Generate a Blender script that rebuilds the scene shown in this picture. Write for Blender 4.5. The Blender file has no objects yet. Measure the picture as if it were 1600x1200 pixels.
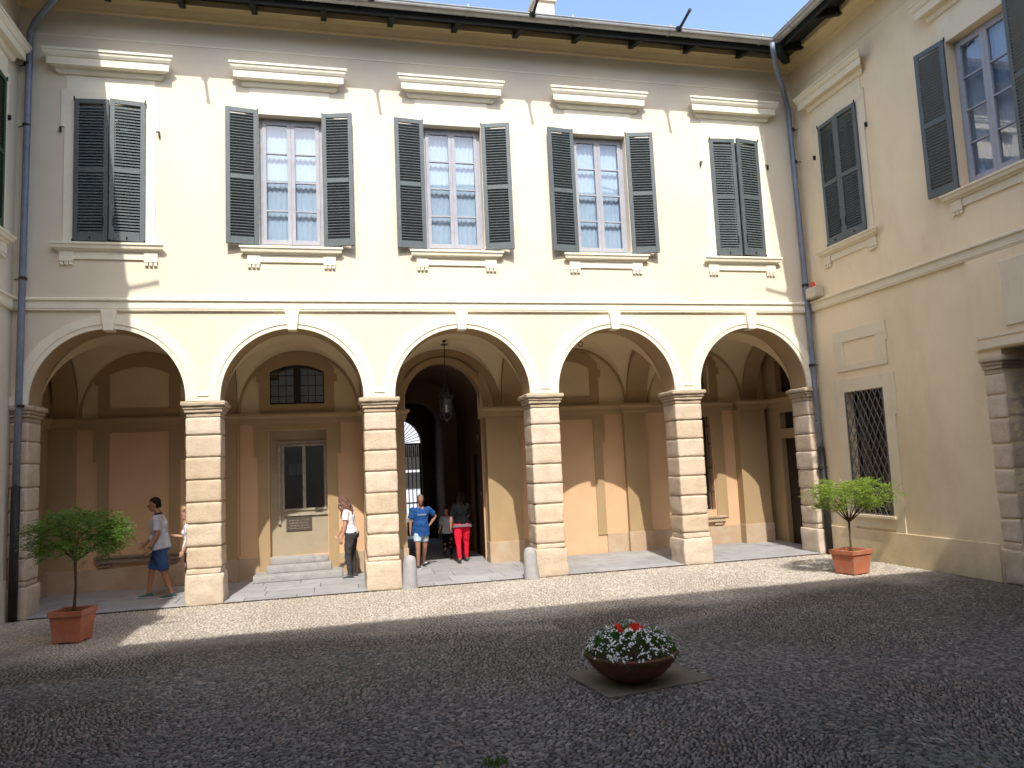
import bpy, bmesh, math, random
import numpy as np
from mathutils import Vector, Matrix, noise
R = math.radians
rnd = random.Random(7)
scene = bpy.context.scene
COL = scene.collection

# ------------------------------------------------------------------ camera, sky, sun, exposure
YAW, PITCH, ROLL, FPX = 0.238, 0.103, -0.045, 1175.0
cam_d = bpy.data.cameras.new('camera')
cam = bpy.data.objects.new('camera', cam_d)
COL.objects.link(cam)
cam_d.sensor_width = 36.0
cam_d.lens = FPX / 1600 * 36.0
cam_d.clip_end = 500
cam_d.clip_start = 0.05
cy, sy, cp, sp, cr, sr = math.cos(YAW), math.sin(YAW), math.cos(PITCH), math.sin(PITCH), math.cos(ROLL), math.sin(ROLL)
fwd = Vector((sy * cp, cy * cp, sp))
rgt = Vector((cy, -sy, 0))
up = rgt.cross(fwd)
r2 = rgt * cr + up * sr
u2 = -rgt * sr + up * cr
cam.matrix_world = Matrix(((r2.x, u2.x, -fwd.x, 5.291), (r2.y, u2.y, -fwd.y, -13.312), (r2.z, u2.z, -fwd.z, 2.089), (0, 0, 0, 1)))
scene.camera = cam

SUN = Vector((0.105 * 1.165, 1.0, -1.165)).normalized()       # direction the light travels
elev = math.asin(-SUN.z)
world = bpy.data.worlds.new('World')
scene.world = world
world.use_nodes = True
wn = world.node_tree
wn.nodes.clear()
wo = wn.nodes.new('ShaderNodeOutputWorld')
wb = wn.nodes.new('ShaderNodeBackground')
sky = wn.nodes.new('ShaderNodeTexSky')
sky.sky_type = 'NISHITA'
sky.sun_disc = False
sky.sun_elevation = elev
sky.sun_rotation = math.atan2(-SUN.x, -SUN.y)
sky.altitude = 0
sky.air_density = 1.0
sky.dust_density = 2.3
sky.ozone_density = 1.3
wb.inputs['Strength'].default_value = 0.15
wn.links.new(sky.outputs[0], wb.inputs[0])
wn.links.new(wb.outputs[0], wo.inputs[0])
sun_d = bpy.data.lights.new('sun', 'SUN')
sun_d.energy = 2.05
sun_d.angle = R(0.5)
sun_d.color = (1.0, 0.95, 0.87)
sun = bpy.data.objects.new('sun', sun_d)
sun.rotation_euler = SUN.to_track_quat('-Z', 'Y').to_euler()
sun.location = (0, -20, 30)
COL.objects.link(sun)
scene.view_settings.view_transform = 'Standard'
scene.view_settings.look = 'None'
scene.view_settings.gamma = 1
scene.view_settings.exposure = 1.3
scene.view_settings.use_curve_mapping = False
scene.render.engine = 'CYCLES'
scene.cycles.max_bounces = 12
scene.cycles.diffuse_bounces = 8
scene.cycles.transparent_max_bounces = 12
scene.cycles.blur_glossy = 0.5
scene.cycles.sample_clamp_indirect = 10.0
scene.cycles.use_denoising = True

# ------------------------------------------------------------------ materials
M = {}
def new_mat(name):
    m = bpy.data.materials.new(name)
    m.use_nodes = True
    nt = m.node_tree
    b = nt.nodes['Principled BSDF']
    M[name] = m
    return m, nt, b
def nd(nt, t, **kw):
    n = nt.nodes.new(t)
    for k, v in kw.items():
        if k in n.inputs: n.inputs[k].default_value = v
        else: setattr(n, k, v)
    return n
def surf(name, col, rough=0.85, var=0.10, scale=1.2, bump=0.15, bscale=60, stain=None, stain_amt=0.3, stain_scale=0.5,
         objvar=0.0, metal=0.0, spec=0.3, streak=0.0, dirt=None, dirt_h=0.8, dirt_amt=0.6):
    m, nt, b = new_mat(name)
    L = nt.links.new
    geo = nd(nt, 'ShaderNodeNewGeometry')
    n1 = nd(nt, 'ShaderNodeTexNoise', Scale=scale, Detail=6.0, Roughness=0.6)
    L(geo.outputs['Position'], n1.inputs['Vector'])
    mr = nd(nt, 'ShaderNodeMapRange')
    mr.inputs['From Min'].default_value = 0.3
    mr.inputs['From Max'].default_value = 0.7
    mr.inputs['To Min'].default_value = 1 - var
    mr.inputs['To Max'].default_value = 1 + var
    L(n1.outputs['Fac'], mr.inputs['Value'])
    hv = nd(nt, 'ShaderNodeHueSaturation')
    hv.inputs['Color'].default_value = (*col, 1)
    L(mr.outputs[0], hv.inputs['Value'])
    out = hv.outputs[0]
    if objvar:
        oi = nd(nt, 'ShaderNodeObjectInfo')
        mo = nd(nt, 'ShaderNodeMapRange')
        mo.inputs['To Min'].default_value = 1 - objvar
        mo.inputs['To Max'].default_value = 1 + objvar
        L(oi.outputs['Random'], mo.inputs['Value'])
        h2 = nd(nt, 'ShaderNodeHueSaturation')
        L(out, h2.inputs['Color'])
        L(mo.outputs[0], h2.inputs['Value'])
        mo2 = nd(nt, 'ShaderNodeMapRange')
        mo2.inputs['To Min'].default_value = 1.12
        mo2.inputs['To Max'].default_value = 0.88
        L(oi.outputs['Random'], mo2.inputs['Value'])
        L(mo2.outputs[0], h2.inputs['Saturation'])
        out = h2.outputs[0]
    if stain:
        mp = nd(nt, 'ShaderNodeMapping')
        if streak: mp.inputs['Scale'].default_value = (1, 1, streak)
        L(geo.outputs['Position'], mp.inputs['Vector'])
        n2 = nd(nt, 'ShaderNodeTexNoise', Scale=stain_scale, Detail=8.0, Roughness=0.7)
        L(mp.outputs[0], n2.inputs['Vector'])
        cr_ = nd(nt, 'ShaderNodeMapRange')
        cr_.inputs['From Min'].default_value = 0.48
        cr_.inputs['From Max'].default_value = 0.75
        cr_.inputs['To Max'].default_value = stain_amt
        L(n2.outputs['Fac'], cr_.inputs['Value'])
        mx = nd(nt, 'ShaderNodeMixRGB')
        L(cr_.outputs[0], mx.inputs['Fac'])
        L(out, mx.inputs['Color1'])
        mx.inputs['Color2'].default_value = (*stain, 1)
        out = mx.outputs[0]
    if dirt:
        sp = nd(nt, 'ShaderNodeSeparateXYZ')
        L(geo.outputs['Position'], sp.inputs[0])
        n4 = nd(nt, 'ShaderNodeTexNoise', Scale=2.6, Detail=7.0, Roughness=0.7)
        L(geo.outputs['Position'], n4.inputs['Vector'])
        m4 = nd(nt, 'ShaderNodeMath', operation='MULTIPLY_ADD')
        L(n4.outputs['Fac'], m4.inputs[0]); m4.inputs[1].default_value = 1.6
        L(sp.outputs['Z'], m4.inputs[2])
        r4 = nd(nt, 'ShaderNodeMapRange')
        r4.inputs['From Min'].default_value = 0.55
        r4.inputs['From Max'].default_value = 0.8 + dirt_h
        r4.inputs['To Min'].default_value = dirt_amt
        r4.inputs['To Max'].default_value = 0.0
        L(m4.outputs[0], r4.inputs['Value'])
        x4 = nd(nt, 'ShaderNodeMixRGB')
        L(r4.outputs[0], x4.inputs['Fac']); L(out, x4.inputs['Color1'])
        x4.inputs['Color2'].default_value = (*dirt, 1)
        out = x4.outputs[0]
    L(out, b.inputs['Base Color'])
    b.inputs['Roughness'].default_value = rough
    b.inputs['Metallic'].default_value = metal
    b.inputs['Specular IOR Level'].default_value = spec
    if bump:
        n3 = nd(nt, 'ShaderNodeTexNoise', Scale=bscale, Detail=5.0, Roughness=0.65)
        L(geo.outputs['Position'], n3.inputs['Vector'])
        bp = nd(nt, 'ShaderNodeBump', Strength=bump, Distance=0.02)
        L(n3.outputs['Fac'], bp.inputs['Height'])
        L(bp.outputs[0], b.inputs['Normal'])
    return m
surf('wall_cream', (0.74, 0.665, 0.525), var=0.045, scale=0.7, stain=(0.60, 0.44, 0.27), stain_amt=0.30, stain_scale=0.7, bump=0.10, bscale=30, streak=0.35)
surf('wall_side', (0.80, 0.665, 0.45), var=0.06, scale=0.8, stain=(0.55, 0.36, 0.22), stain_amt=0.45, stain_scale=0.6, bump=0.16, bscale=22, streak=0.4, dirt=(0.36, 0.33, 0.20), dirt_h=0.7, dirt_amt=0.6)
surf('trim_cream', (0.84, 0.79, 0.64), var=0.04, scale=2, stain=(0.5, 0.44, 0.32), stain_amt=0.3, stain_scale=2.2, bump=0.08, bscale=50)
surf('trim_side', (0.74, 0.65, 0.48), var=0.05, scale=2, stain=(0.42, 0.34, 0.22), stain_amt=0.4, stain_scale=2.0, bump=0.1, bscale=50)
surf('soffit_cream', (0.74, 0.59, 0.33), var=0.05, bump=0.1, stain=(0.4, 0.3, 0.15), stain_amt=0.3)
surf('peach_plaster', (0.64, 0.42, 0.25), var=0.07, scale=1.5, stain=(0.50, 0.31, 0.18), stain_amt=0.4, bump=0.1, bscale=40)
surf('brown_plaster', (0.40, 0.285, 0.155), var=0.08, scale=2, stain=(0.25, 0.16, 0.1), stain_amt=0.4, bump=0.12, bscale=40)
surf('dado_plaster', (0.44, 0.32, 0.21), var=0.09, scale=2, stain=(0.62, 0.56, 0.48), stain_amt=0.5, stain_scale=1.4, bump=0.14, bscale=40)
surf('vault_plaster', (0.68, 0.56, 0.35), var=0.06, scale=1.2, stain=(0.4, 0.3, 0.18), stain_amt=0.4, bump=0.1, bscale=30)
surf('niche_plaster', (0.36, 0.31, 0.22), var=0.1, scale=3, stain=(0.38, 0.27, 0.18), stain_amt=0.6, stain_scale=3, bump=0.15)
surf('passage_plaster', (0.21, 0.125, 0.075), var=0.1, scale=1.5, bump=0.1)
surf('sandstone', (0.60, 0.495, 0.375), var=0.10, scale=5, stain=(0.38, 0.26, 0.15), stain_amt=0.5, stain_scale=4, bump=0.6, bscale=28, objvar=0.06, dirt=(0.40, 0.34, 0.27), dirt_h=0.5, dirt_amt=0.5)
surf('capital_stone', (0.50, 0.41, 0.30), var=0.12, scale=6, stain=(0.28, 0.22, 0.16), stain_amt=0.6, stain_scale=5, bump=0.5, bscale=30)
surf('shutter_paint', (0.092, 0.114, 0.120), rough=0.45, var=0.12, scale=6, bump=0.05, stain=(0.13, 0.14, 0.14), stain_amt=0.5, stain_scale=8, spec=0.5)
surf('shutter_green', (0.02, 0.07, 0.035), rough=0.5, var=0.12, scale=6, bump=0.05, spec=0.5)
surf('window_paint', (0.35, 0.36, 0.40), rough=0.5, var=0.08, scale=5, bump=0.05, stain=(0.27, 0.25, 0.26), stain_amt=0.4, stain_scale=6)
surf('curtain_cloth', (0.44, 0.52, 0.60), rough=0.9, var=0.04, bump=0)
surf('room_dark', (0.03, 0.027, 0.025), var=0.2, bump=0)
surf('dark_wood', (0.030, 0.022, 0.017), rough=0.55, var=0.25, scale=8, bump=0.1)
surf('grey_wood', (0.36, 0.32, 0.25), rough=0.7, var=0.15, scale=7, bump=0.2, stain=(0.18, 0.12, 0.09), stain_amt=0.6, stain_scale=9)
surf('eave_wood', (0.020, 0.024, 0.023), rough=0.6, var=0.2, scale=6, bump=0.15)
surf('gutter_metal', (0.42, 0.43, 0.42), rough=0.45, var=0.12, scale=3, bump=0.05, metal=0.25, stain=(0.22, 0.2, 0.18), stain_amt=0.5, stain_scale=4)
surf('pipe_metal', (0.19, 0.22, 0.28), rough=0.45, var=0.14, scale=4, bump=0.05, metal=0.2, stain=(0.33, 0.33, 0.33), stain_amt=0.6, stain_scale=5)
surf('cast_iron', (0.025, 0.024, 0.023), rough=0.55, var=0.2, bump=0.2, stain=(0.10, 0.06, 0.04), stain_amt=0.4, stain_scale=12)
surf('black_iron', (0.018, 0.018, 0.020), rough=0.5, var=0.2, bump=0.1)
surf('grille_iron', (0.16, 0.15, 0.15), rough=0.55, var=0.2, bump=0.1, scale=9)
surf('roof_clay', (0.30, 0.23, 0.19), var=0.25, scale=3, bump=0.4, objvar=0.2)
surf('slab_stone', (0.34, 0.34, 0.345), var=0.12, scale=3, bump=0.25, bscale=40, objvar=0.10, stain=(0.28, 0.27, 0.25), stain_amt=0.5, stain_scale=2.5)
surf('slab_brown', (0.145, 0.125, 0.095), var=0.2, scale=5, bump=0.3, bscale=40, stain=(0.09, 0.08, 0.07), stain_amt=0.7, stain_scale=4)
surf('step_stone', (0.34, 0.335, 0.33), var=0.15, scale=7, bump=0.35, bscale=40, stain=(0.2, 0.19, 0.18), stain_amt=0.6, stain_scale=6)
surf('pale_stone', (0.36, 0.36, 0.36), var=0.12, scale=7, bump=0.35, bscale=40, stain=(0.26, 0.26, 0.27), stain_amt=0.6, stain_scale=6)
surf('terracotta', (0.46, 0.155, 0.08), rough=0.75, var=0.12, scale=6, bump=0.12, stain=(0.50, 0.33, 0.25), stain_amt=0.55, stain_scale=5)
surf('bowl_clay', (0.20, 0.085, 0.052), rough=0.7, var=0.2, scale=8, bump=0.15, stain=(0.10, 0.06, 0.045), stain_amt=0.6, stain_scale=7)
surf('soil', (0.045, 0.03, 0.02), var=0.3, scale=20, bump=0.8, bscale=60)
surf('bark', (0.11, 0.075, 0.05), var=0.25, scale=20, bump=0.7, bscale=50)
surf('white_wall', (0.52, 0.53, 0.56), var=0.04, bump=0.05)
surf('plaque_metal', (0.085, 0.070, 0.055), rough=0.5, var=0.2, scale=15, bump=0.2)
surf('plaque_lettering', (0.22, 0.19, 0.15), rough=0.6, var=0.2, bump=0)
surf('skin', (0.50, 0.27, 0.18), rough=0.55, var=0.05, scale=8, bump=0)
surf('skin_tan', (0.36, 0.175, 0.105), rough=0.55, var=0.05, scale=8, bump=0)
surf('hair_dark', (0.012, 0.008, 0.006), spec=0.15, rough=0.55, var=0.3, scale=30, bump=0.4, bscale=80)
surf('hair_brown', (0.14, 0.075, 0.055), rough=0.55, var=0.35, scale=30, bump=0.4, bscale=80)
surf('hair_grey', (0.19, 0.15, 0.12), rough=0.6, var=0.3, scale=30, bump=0.4, bscale=80)
surf('polo_grey', (0.44, 0.46, 0.53), var=0.06, scale=6, bump=0.25, bscale=12)
surf('navy_cloth', (0.015, 0.02, 0.05), var=0.1, bump=0.1)
surf('denim', (0.035, 0.085, 0.22), var=0.25, scale=8, bump=0.25, bscale=14)
surf('denim_light', (0.42, 0.52, 0.62), var=0.15, scale=10, bump=0.25, bscale=14)
surf('blue_cloth', (0.012, 0.07, 0.235), var=0.1, scale=6, bump=0.25, bscale=12)
surf('print_grey', (0.30, 0.36, 0.42), var=0.4, scale=60, bump=0)
surf('white_cloth', (0.78, 0.76, 0.80), var=0.05, scale=6, bump=0.25, bscale=12)
surf('black_cloth', (0.007, 0.007, 0.008), spec=0.08, var=0.15, scale=6, bump=0.25, bscale=12)
surf('charcoal_cloth', (0.045, 0.045, 0.048), var=0.15, scale=6, bump=0.3, bscale=14)
surf('greymauve_cloth', (0.16, 0.12, 0.14), var=0.1, scale=6, bump=0.2, bscale=12)
surf('red_cloth', (0.72, 0.008, 0.035), var=0.06, scale=6, bump=0.3, bscale=12)
surf('shoe_dark', (0.05, 0.055, 0.06), rough=0.6, var=0.2, bump=0.1)
surf('shoe_teal', (0.04, 0.11, 0.12), rough=0.6, var=0.2, bump=0.1)
surf('sole_white', (0.7, 0.7, 0.7), rough=0.6, var=0.05, bump=0)
surf('wood_ledge', (0.26, 0.20, 0.15), rough=0.7, var=0.15, scale=6, bump=0.15)
surf('red_lens', (0.75, 0.06, 0.03), rough=0.3, var=0.0, bump=0)
surf('petal_white', (0.88, 0.88, 0.84), rough=0.6, var=0.05, bump=0)
surf('petal_red', (0.80, 0.045, 0.015), rough=0.5, var=0.15, scale=30, bump=0)
surf('panel_cream', (0.50, 0.46, 0.36), rough=0.7, var=0.05, bump=0.1)

def leafmat(name, c1, c2, trans=0.35):
    m, nt, b = new_mat(name)
    L = nt.links.new
    geo = nd(nt, 'ShaderNodeNewGeometry')
    mx = nd(nt, 'ShaderNodeMixRGB')
    mx.inputs['Color1'].default_value = (*c1, 1)
    mx.inputs['Color2'].default_value = (*c2, 1)
    L(geo.outputs['Random Per Island'], mx.inputs['Fac'])
    L(mx.outputs[0], b.inputs['Base Color'])
    b.inputs['Roughness'].default_value = 0.5
    tr = nd(nt, 'ShaderNodeBsdfTranslucent')
    L(mx.outputs[0], tr.inputs['Color'])
    ms = nd(nt, 'ShaderNodeMixShader')
    ms.inputs[0].default_value = trans
    L(b.outputs[0], ms.inputs[1])
    L(tr.outputs[0], ms.inputs[2])
    L(ms.outputs[0], nt.nodes['Material Output'].inputs['Surface'])
leafmat('leaf_green', (0.075, 0.16, 0.022), (0.20, 0.34, 0.055), 0.4)
leafmat('leaf_light', (0.15, 0.25, 0.03), (0.38, 0.50, 0.09), 0.5)
leafmat('leaf_dark', (0.045, 0.12, 0.025), (0.12, 0.24, 0.045), 0.3)
leafmat('weed_green', (0.06, 0.13, 0.02), (0.12, 0.20, 0.04), 0.3)

def glassmat(name, tint, refl=0.16, rough=0.0):
    m, nt, b = new_mat(name)
    L = nt.links.new
    nt.nodes.remove(b)
    tr = nd(nt, 'ShaderNodeBsdfTransparent')
    tr.inputs[0].default_value = (*tint, 1)
    gl = nd(nt, 'ShaderNodeBsdfGlossy')
    gl.inputs['Roughness'].default_value = rough
    gl.inputs['Color'].default_value = (0.95, 0.97, 1.0, 1)
    fr = nd(nt, 'ShaderNodeFresnel')
    geo = nd(nt, 'ShaderNodeNewGeometry')
    io = nd(nt, 'ShaderNodeMapRange')
    io.inputs['To Min'].default_value = 1.5
    io.inputs['To Max'].default_value = 1 / 1.5
    L(geo.outputs['Backfacing'], io.inputs['Value'])
    L(io.outputs[0], fr.inputs['IOR'])
    ad = nd(nt, 'ShaderNodeMath', operation='MULTIPLY_ADD')
    L(fr.outputs[0], ad.inputs[0])
    ad.inputs[1].default_value = 1.3
    ad.inputs[2].default_value = refl - 0.04
    ad.use_clamp = True
    ms = nd(nt, 'ShaderNodeMixShader')
    L(ad.outputs[0], ms.inputs[0])
    L(tr.outputs[0], ms.inputs[1])
    L(gl.outputs[0], ms.inputs[2])
    L(ms.outputs[0], nt.nodes['Material Output'].inputs['Surface'])
glassmat('pane_glass', (0.84, 0.90, 0.95), 0.12, 0.015)
glassmat('clear_glass', (0.70, 0.75, 0.80), 0.15)
glassmat('dark_glass', (0.5, 0.5, 0.5), 0.10)
glassmat('lantern_glass', (0.9, 0.9, 0.88), 0.10)

# pebble paving: stones take a per-stone tone and a surface type stored on the mesh
def pebblemat():
    m, nt, b = new_mat('pebble_stone')
    L = nt.links.new
    at = nd(nt, 'ShaderNodeAttribute', attribute_name='tone')
    n = nd(nt, 'ShaderNodeTexNoise', Scale=18.0, Detail=4.0)
    geo = nd(nt, 'ShaderNodeNewGeometry')
    L(geo.outputs['Position'], n.inputs['Vector'])
    hv = nd(nt, 'ShaderNodeHueSaturation')
    mr = nd(nt, 'ShaderNodeMapRange')
    mr.inputs['To Min'].default_value = 0.7
    mr.inputs['To Max'].default_value = 1.3
    L(n.outputs['Fac'], mr.inputs['Value'])
    L(at.outputs['Color'], hv.inputs['Color'])
    L(mr.outputs[0], hv.inputs['Value'])
    L(hv.outputs[0], b.inputs['Base Color'])
    b.inputs['Roughness'].default_value = 0.5
    b.inputs['Specular IOR Level'].default_value = 0.45
pebblemat()
def loosepebble():
    m, nt, b = new_mat('single_pebble')
    L = nt.links.new
    oi = nd(nt, 'ShaderNodeObjectInfo')
    cr_ = nd(nt, 'ShaderNodeValToRGB')
    cr_.color_ramp.elements[0].color = (0.06, 0.055, 0.05, 1)
    cr_.color_ramp.elements[1].color = (0.20, 0.185, 0.165, 1)
    L(oi.outputs['Random'], cr_.inputs[0])
    L(cr_.outputs[0], b.inputs['Base Color'])
    b.inputs['Roughness'].default_value = 0.5
loosepebble()
def groundmat():
    m, nt, b = new_mat('joint_sand')
    L = nt.links.new
    geo = nd(nt, 'ShaderNodeNewGeometry')
    sep = nd(nt, 'ShaderNodeSeparateXYZ')
    L(geo.outputs['Position'], sep.inputs[0])
    n = nd(nt, 'ShaderNodeTexNoise', Scale=0.9, Detail=8.0, Roughness=0.65)
    L(geo.outputs['Position'], n.inputs['Vector'])
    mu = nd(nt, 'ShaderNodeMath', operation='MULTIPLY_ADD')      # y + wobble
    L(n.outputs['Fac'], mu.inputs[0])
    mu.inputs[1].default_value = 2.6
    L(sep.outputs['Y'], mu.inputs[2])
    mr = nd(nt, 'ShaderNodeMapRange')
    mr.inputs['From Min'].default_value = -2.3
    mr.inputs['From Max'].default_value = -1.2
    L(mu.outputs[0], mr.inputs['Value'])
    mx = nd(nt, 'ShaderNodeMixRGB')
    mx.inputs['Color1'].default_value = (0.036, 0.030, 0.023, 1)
    mx.inputs['Color2'].default_value = (0.34, 0.27, 0.18, 1)  # sandy strip; pale zone drawn out to where the sunlight ends
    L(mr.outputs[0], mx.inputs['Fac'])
    n2 = nd(nt, 'ShaderNodeTexNoise', Scale=35.0, Detail=5.0)
    L(geo.outputs['Position'], n2.inputs['Vector'])
    mr2 = nd(nt, 'ShaderNodeMapRange')
    mr2.inputs['To Min'].default_value = 0.5
    mr2.inputs['To Max'].default_value = 1.5
    L(n2.outputs['Fac'], mr2.inputs['Value'])
    hv = nd(nt, 'ShaderNodeHueSaturation')
    L(mx.outputs[0], hv.inputs['Color'])
    L(mr2.outputs[0], hv.inputs['Value'])
    L(hv.outputs[0], b.inputs['Base Color'])
    b.inputs['Roughness'].default_value = 0.95
    bp = nd(nt, 'ShaderNodeBump', Strength=0.6, Distance=0.02)
    L(n2.outputs['Fac'], bp.inputs['Height'])
    L(bp.outputs[0], b.inputs['Normal'])
groundmat()

# ------------------------------------------------------------------ helpers
def link(name, me, mat=None, parent=None, kind=None):
    o = bpy.data.objects.new(name, me)
    COL.objects.link(o)
    if parent is not None: o.parent = parent
    if mat is not None:
        me.materials.clear()
        me.materials.append(M[mat])
    if kind: o['kind'] = kind
    return o
def tag(o, label, cat=None, group=None, kind=None):
    if label: o['label'] = label
    if cat: o['category'] = cat
    if group: o['group'] = group
    if kind: o['kind'] = kind
    return o
def empty(name, loc=(0, 0, 0), rz=0.0, parent=None):
    o = bpy.data.objects.new(name, None)
    o.empty_display_size = 0.2
    o.location = loc
    o.rotation_euler = (0, 0, rz)
    COL.objects.link(o)
    if parent is not None: o.parent = parent
    return o
class MB:
    def __init__(s): s.v = []; s.f = []; s.sm = False
    def quad(s, *p):
        n = len(s.v); s.v += [tuple(q) for q in p]; s.f.append(tuple(range(n, n + len(p)))); return s
    def box(s, x0, x1, y0, y1, z0, z1):
        n = len(s.v)
        s.v += [(x0, y0, z0), (x1, y0, z0), (x1, y1, z0), (x0, y1, z0), (x0, y0, z1), (x1, y0, z1), (x1, y1, z1), (x0, y1, z1)]
        s.f += [(n, n + 3, n + 2, n + 1), (n + 4, n + 5, n + 6, n + 7), (n, n + 1, n + 5, n + 4), (n + 1, n + 2, n + 6, n + 5), (n + 2, n + 3, n + 7, n + 6), (n + 3, n, n + 4, n + 7)]
        return s
    def bar(s, a, b, w, h=None, upv=(0, 0, 1)):
        a, b = Vector(a), Vector(b); h = h or w
        d = (b - a).normalized(); u = Vector(upv)
        if abs(d.dot(u)) > .98: u = Vector((0, 1, 0))
        x = d.cross(u).normalized(); y = x.cross(d)
        n = len(s.v)
        for p in (a, b):
            for i, j in ((-1, -1), (1, -1), (1, 1), (-1, 1)): s.v.append(tuple(p + x * i * w / 2 + y * j * h / 2))
        s.f += [(n, n + 1, n + 2, n + 3), (n + 7, n + 6, n + 5, n + 4)] + [(n + i, n + 4 + i, n + 4 + (i + 1) % 4, n + (i + 1) % 4) for i in range(4)]
        return s
    def tube(s, pts, rad, seg=8, cap=True, lat=None, dome=False):
        """pts: points; rad: number or list of number / (rl, rd)"""
        pts = [Vector(p) for p in pts]
        if not isinstance(rad, (list,)): rad = [rad] * len(pts)
        rad = [(r, r) if not isinstance(r, tuple) else r for r in rad]
        if dome:
            d0 = (pts[0] - pts[1]).normalized(); d1 = (pts[-1] - pts[-2]).normalized()
            a, b = rad[0], rad[-1]
            pts = [pts[0] + d0 * min(a) * .95, pts[0] + d0 * min(a) * .6] + pts + [pts[-1] + d1 * min(b) * .6, pts[-1] + d1 * min(b) * .95]
            rad = [(a[0] * .3, a[1] * .3), (a[0] * .8, a[1] * .8)] + rad + [(b[0] * .8, b[1] * .8), (b[0] * .3, b[1] * .3)]
        n = len(s.v); prev = None
        for i, p in enumerate(pts):
            d = (pts[min(i + 1, len(pts) - 1)] - pts[max(i - 1, 0)]).normalized()
            if lat is not None: x = Vector(lat) - d * d.dot(Vector(lat))
            elif prev is not None: x = prev - d * d.dot(prev)
            else:
                x = d.cross(Vector((0, 0, 1)))
                if x.length < .05: x = Vector((1, 0, 0)) - d * d.x
            x.normalize(); prev = x; y = d.cross(x)
            for k in range(seg):
                t = 2 * math.pi * k / seg
                s.v.append(tuple(p + x * math.cos(t) * rad[i][0] + y * math.sin(t) * rad[i][1]))
        for i in range(len(pts) - 1):
            for k in range(seg):
                a = n + i * seg + k; b = n + i * seg + (k + 1) % seg
                s.f.append((a, b, b + seg, a + seg))
        if cap:
            s.f.append(tuple(n + k for k in range(seg))[::-1])
            m = n + (len(pts) - 1) * seg
            s.f.append(tuple(m + k for k in range(seg)))
        return s
    def ell(s, c, r, seg=14, rings=9, rot=None):
        n = len(s.v); c = Vector(c)
        def P(x, y, z):
            q = Vector((x * r[0], y * r[1], z * r[2]))
            if rot is not None: q = rot @ q
            return tuple(c + q)
        s.v.append(P(0, 0, 1))
        for i in range(1, rings):
            a = math.pi * i / rings
            for k in range(seg):
                t = 2 * math.pi * k / seg
                s.v.append(P(math.sin(a) * math.cos(t), math.sin(a) * math.sin(t), math.cos(a)))
        s.v.append(P(0, 0, -1))
        e = len(s.v) - 1
        for k in range(seg): s.f.append((n, n + 1 + k, n + 1 + (k + 1) % seg))
        for i in range(rings - 2):
            for k in range(seg):
                a = n + 1 + i * seg + k; b = n + 1 + i * seg + (k + 1) % seg
                s.f.append((a, a + seg, b + seg, b))
        m = n + 1 + (rings - 2) * seg
        for k in range(seg): s.f.append((e, m + (k + 1) % seg, m + k))
        return s
    def lathe(s, prof, c=(0, 0, 0), seg=32):
        n = len(s.v)
        for (r, z) in prof:
            for k in range(seg):
                t = 2 * math.pi * k / seg
                s.v.append((c[0] + r * math.cos(t), c[1] + r * math.sin(t), c[2] + z))
        for i in range(len(prof) - 1):
            for k in range(seg):
                a = n + i * seg + k; b = n + i * seg + (k + 1) % seg
                s.f.append((a, b, b + seg, a + seg))
        return s
    def prof(s, prof, u0, u1, mit0=0.0, mit1=0.0):
        """extrude a (out, z) profile along u at y=-out; mitre: u grows with out; ends capped"""
        n = len(s.v); m = len(prof)
        for (o, z) in prof: s.v.append((u0 - mit0 * o, -o, z))
        for (o, z) in prof: s.v.append((u1 + mit1 * o, -o, z))
        for i in range(m):
            j = (i + 1) % m
            s.f.append((n + i, n + j, n + m + j, n + m + i))
        s.f.append(tuple(n + i for i in range(m))[::-1]); s.f.append(tuple(n + m + i for i in range(m)))
        return s
    def mesh(s, name, smooth=False, bev=0.0, recalc=True):
        me = bpy.data.meshes.new(name)
        me.from_pydata(s.v, [], s.f)
        bm = bmesh.new(); bm.from_mesh(me)
        if bev:
            bmesh.ops.bevel(bm, geom=bm.edges[:], offset=bev, segments=1, affect='EDGES')
        if recalc: bmesh.ops.recalc_face_normals(bm, faces=bm.faces[:])
        for f in bm.faces: f.smooth = smooth
        bm.to_mesh(me); bm.free()
        return me
    def build(s, name, mat, parent=None, smooth=False, bev=0.0, kind=None):
        return link(name, s.mesh(name, smooth, bev, name not in ('pane', 'glass_side')), mat, parent, kind)

def wall_rect(mb, u0, u1, z0, z1, holes, thick, y=0.0):
    us = sorted(set([u0, u1] + [h[0] for h in holes] + [h[1] for h in holes]))
    zs = sorted(set([z0, z1] + [h[2] for h in holes] + [h[3] for h in holes]))
    def hole(a, b):
        return any(h[0] - 1e-6 < a < h[1] + 1e-6 and h[2] - 1e-6 < b < h[3] + 1e-6 for h in holes)
    for i in range(len(us) - 1):
        for j in range(len(zs) - 1):
            cu, cz = (us[i] + us[i + 1]) / 2, (zs[j] + zs[j + 1]) / 2
            if hole(cu, cz): continue
            mb.quad((us[i], y, zs[j]), (us[i + 1], y, zs[j]), (us[i + 1], y, zs[j + 1]), (us[i], y, zs[j + 1]))
            mb.quad((us[i], y + thick, zs[j]), (us[i], y + thick, zs[j + 1]), (us[i + 1], y + thick, zs[j + 1]), (us[i + 1], y + thick, zs[j]))
    for (a, b, c, d) in holes:
        mb.quad((a, y, c), (a, y, d), (a, y + thick, d), (a, y + thick, c))
        mb.quad((b, y, c), (b, y + thick, c), (b, y + thick, d), (b, y, d))
        mb.quad((a, y, d), (b, y, d), (b, y + thick, d), (a, y + thick, d))
        mb.quad((a, y, c), (a, y + thick, c), (b, y + thick, c), (b, y, c))
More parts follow.
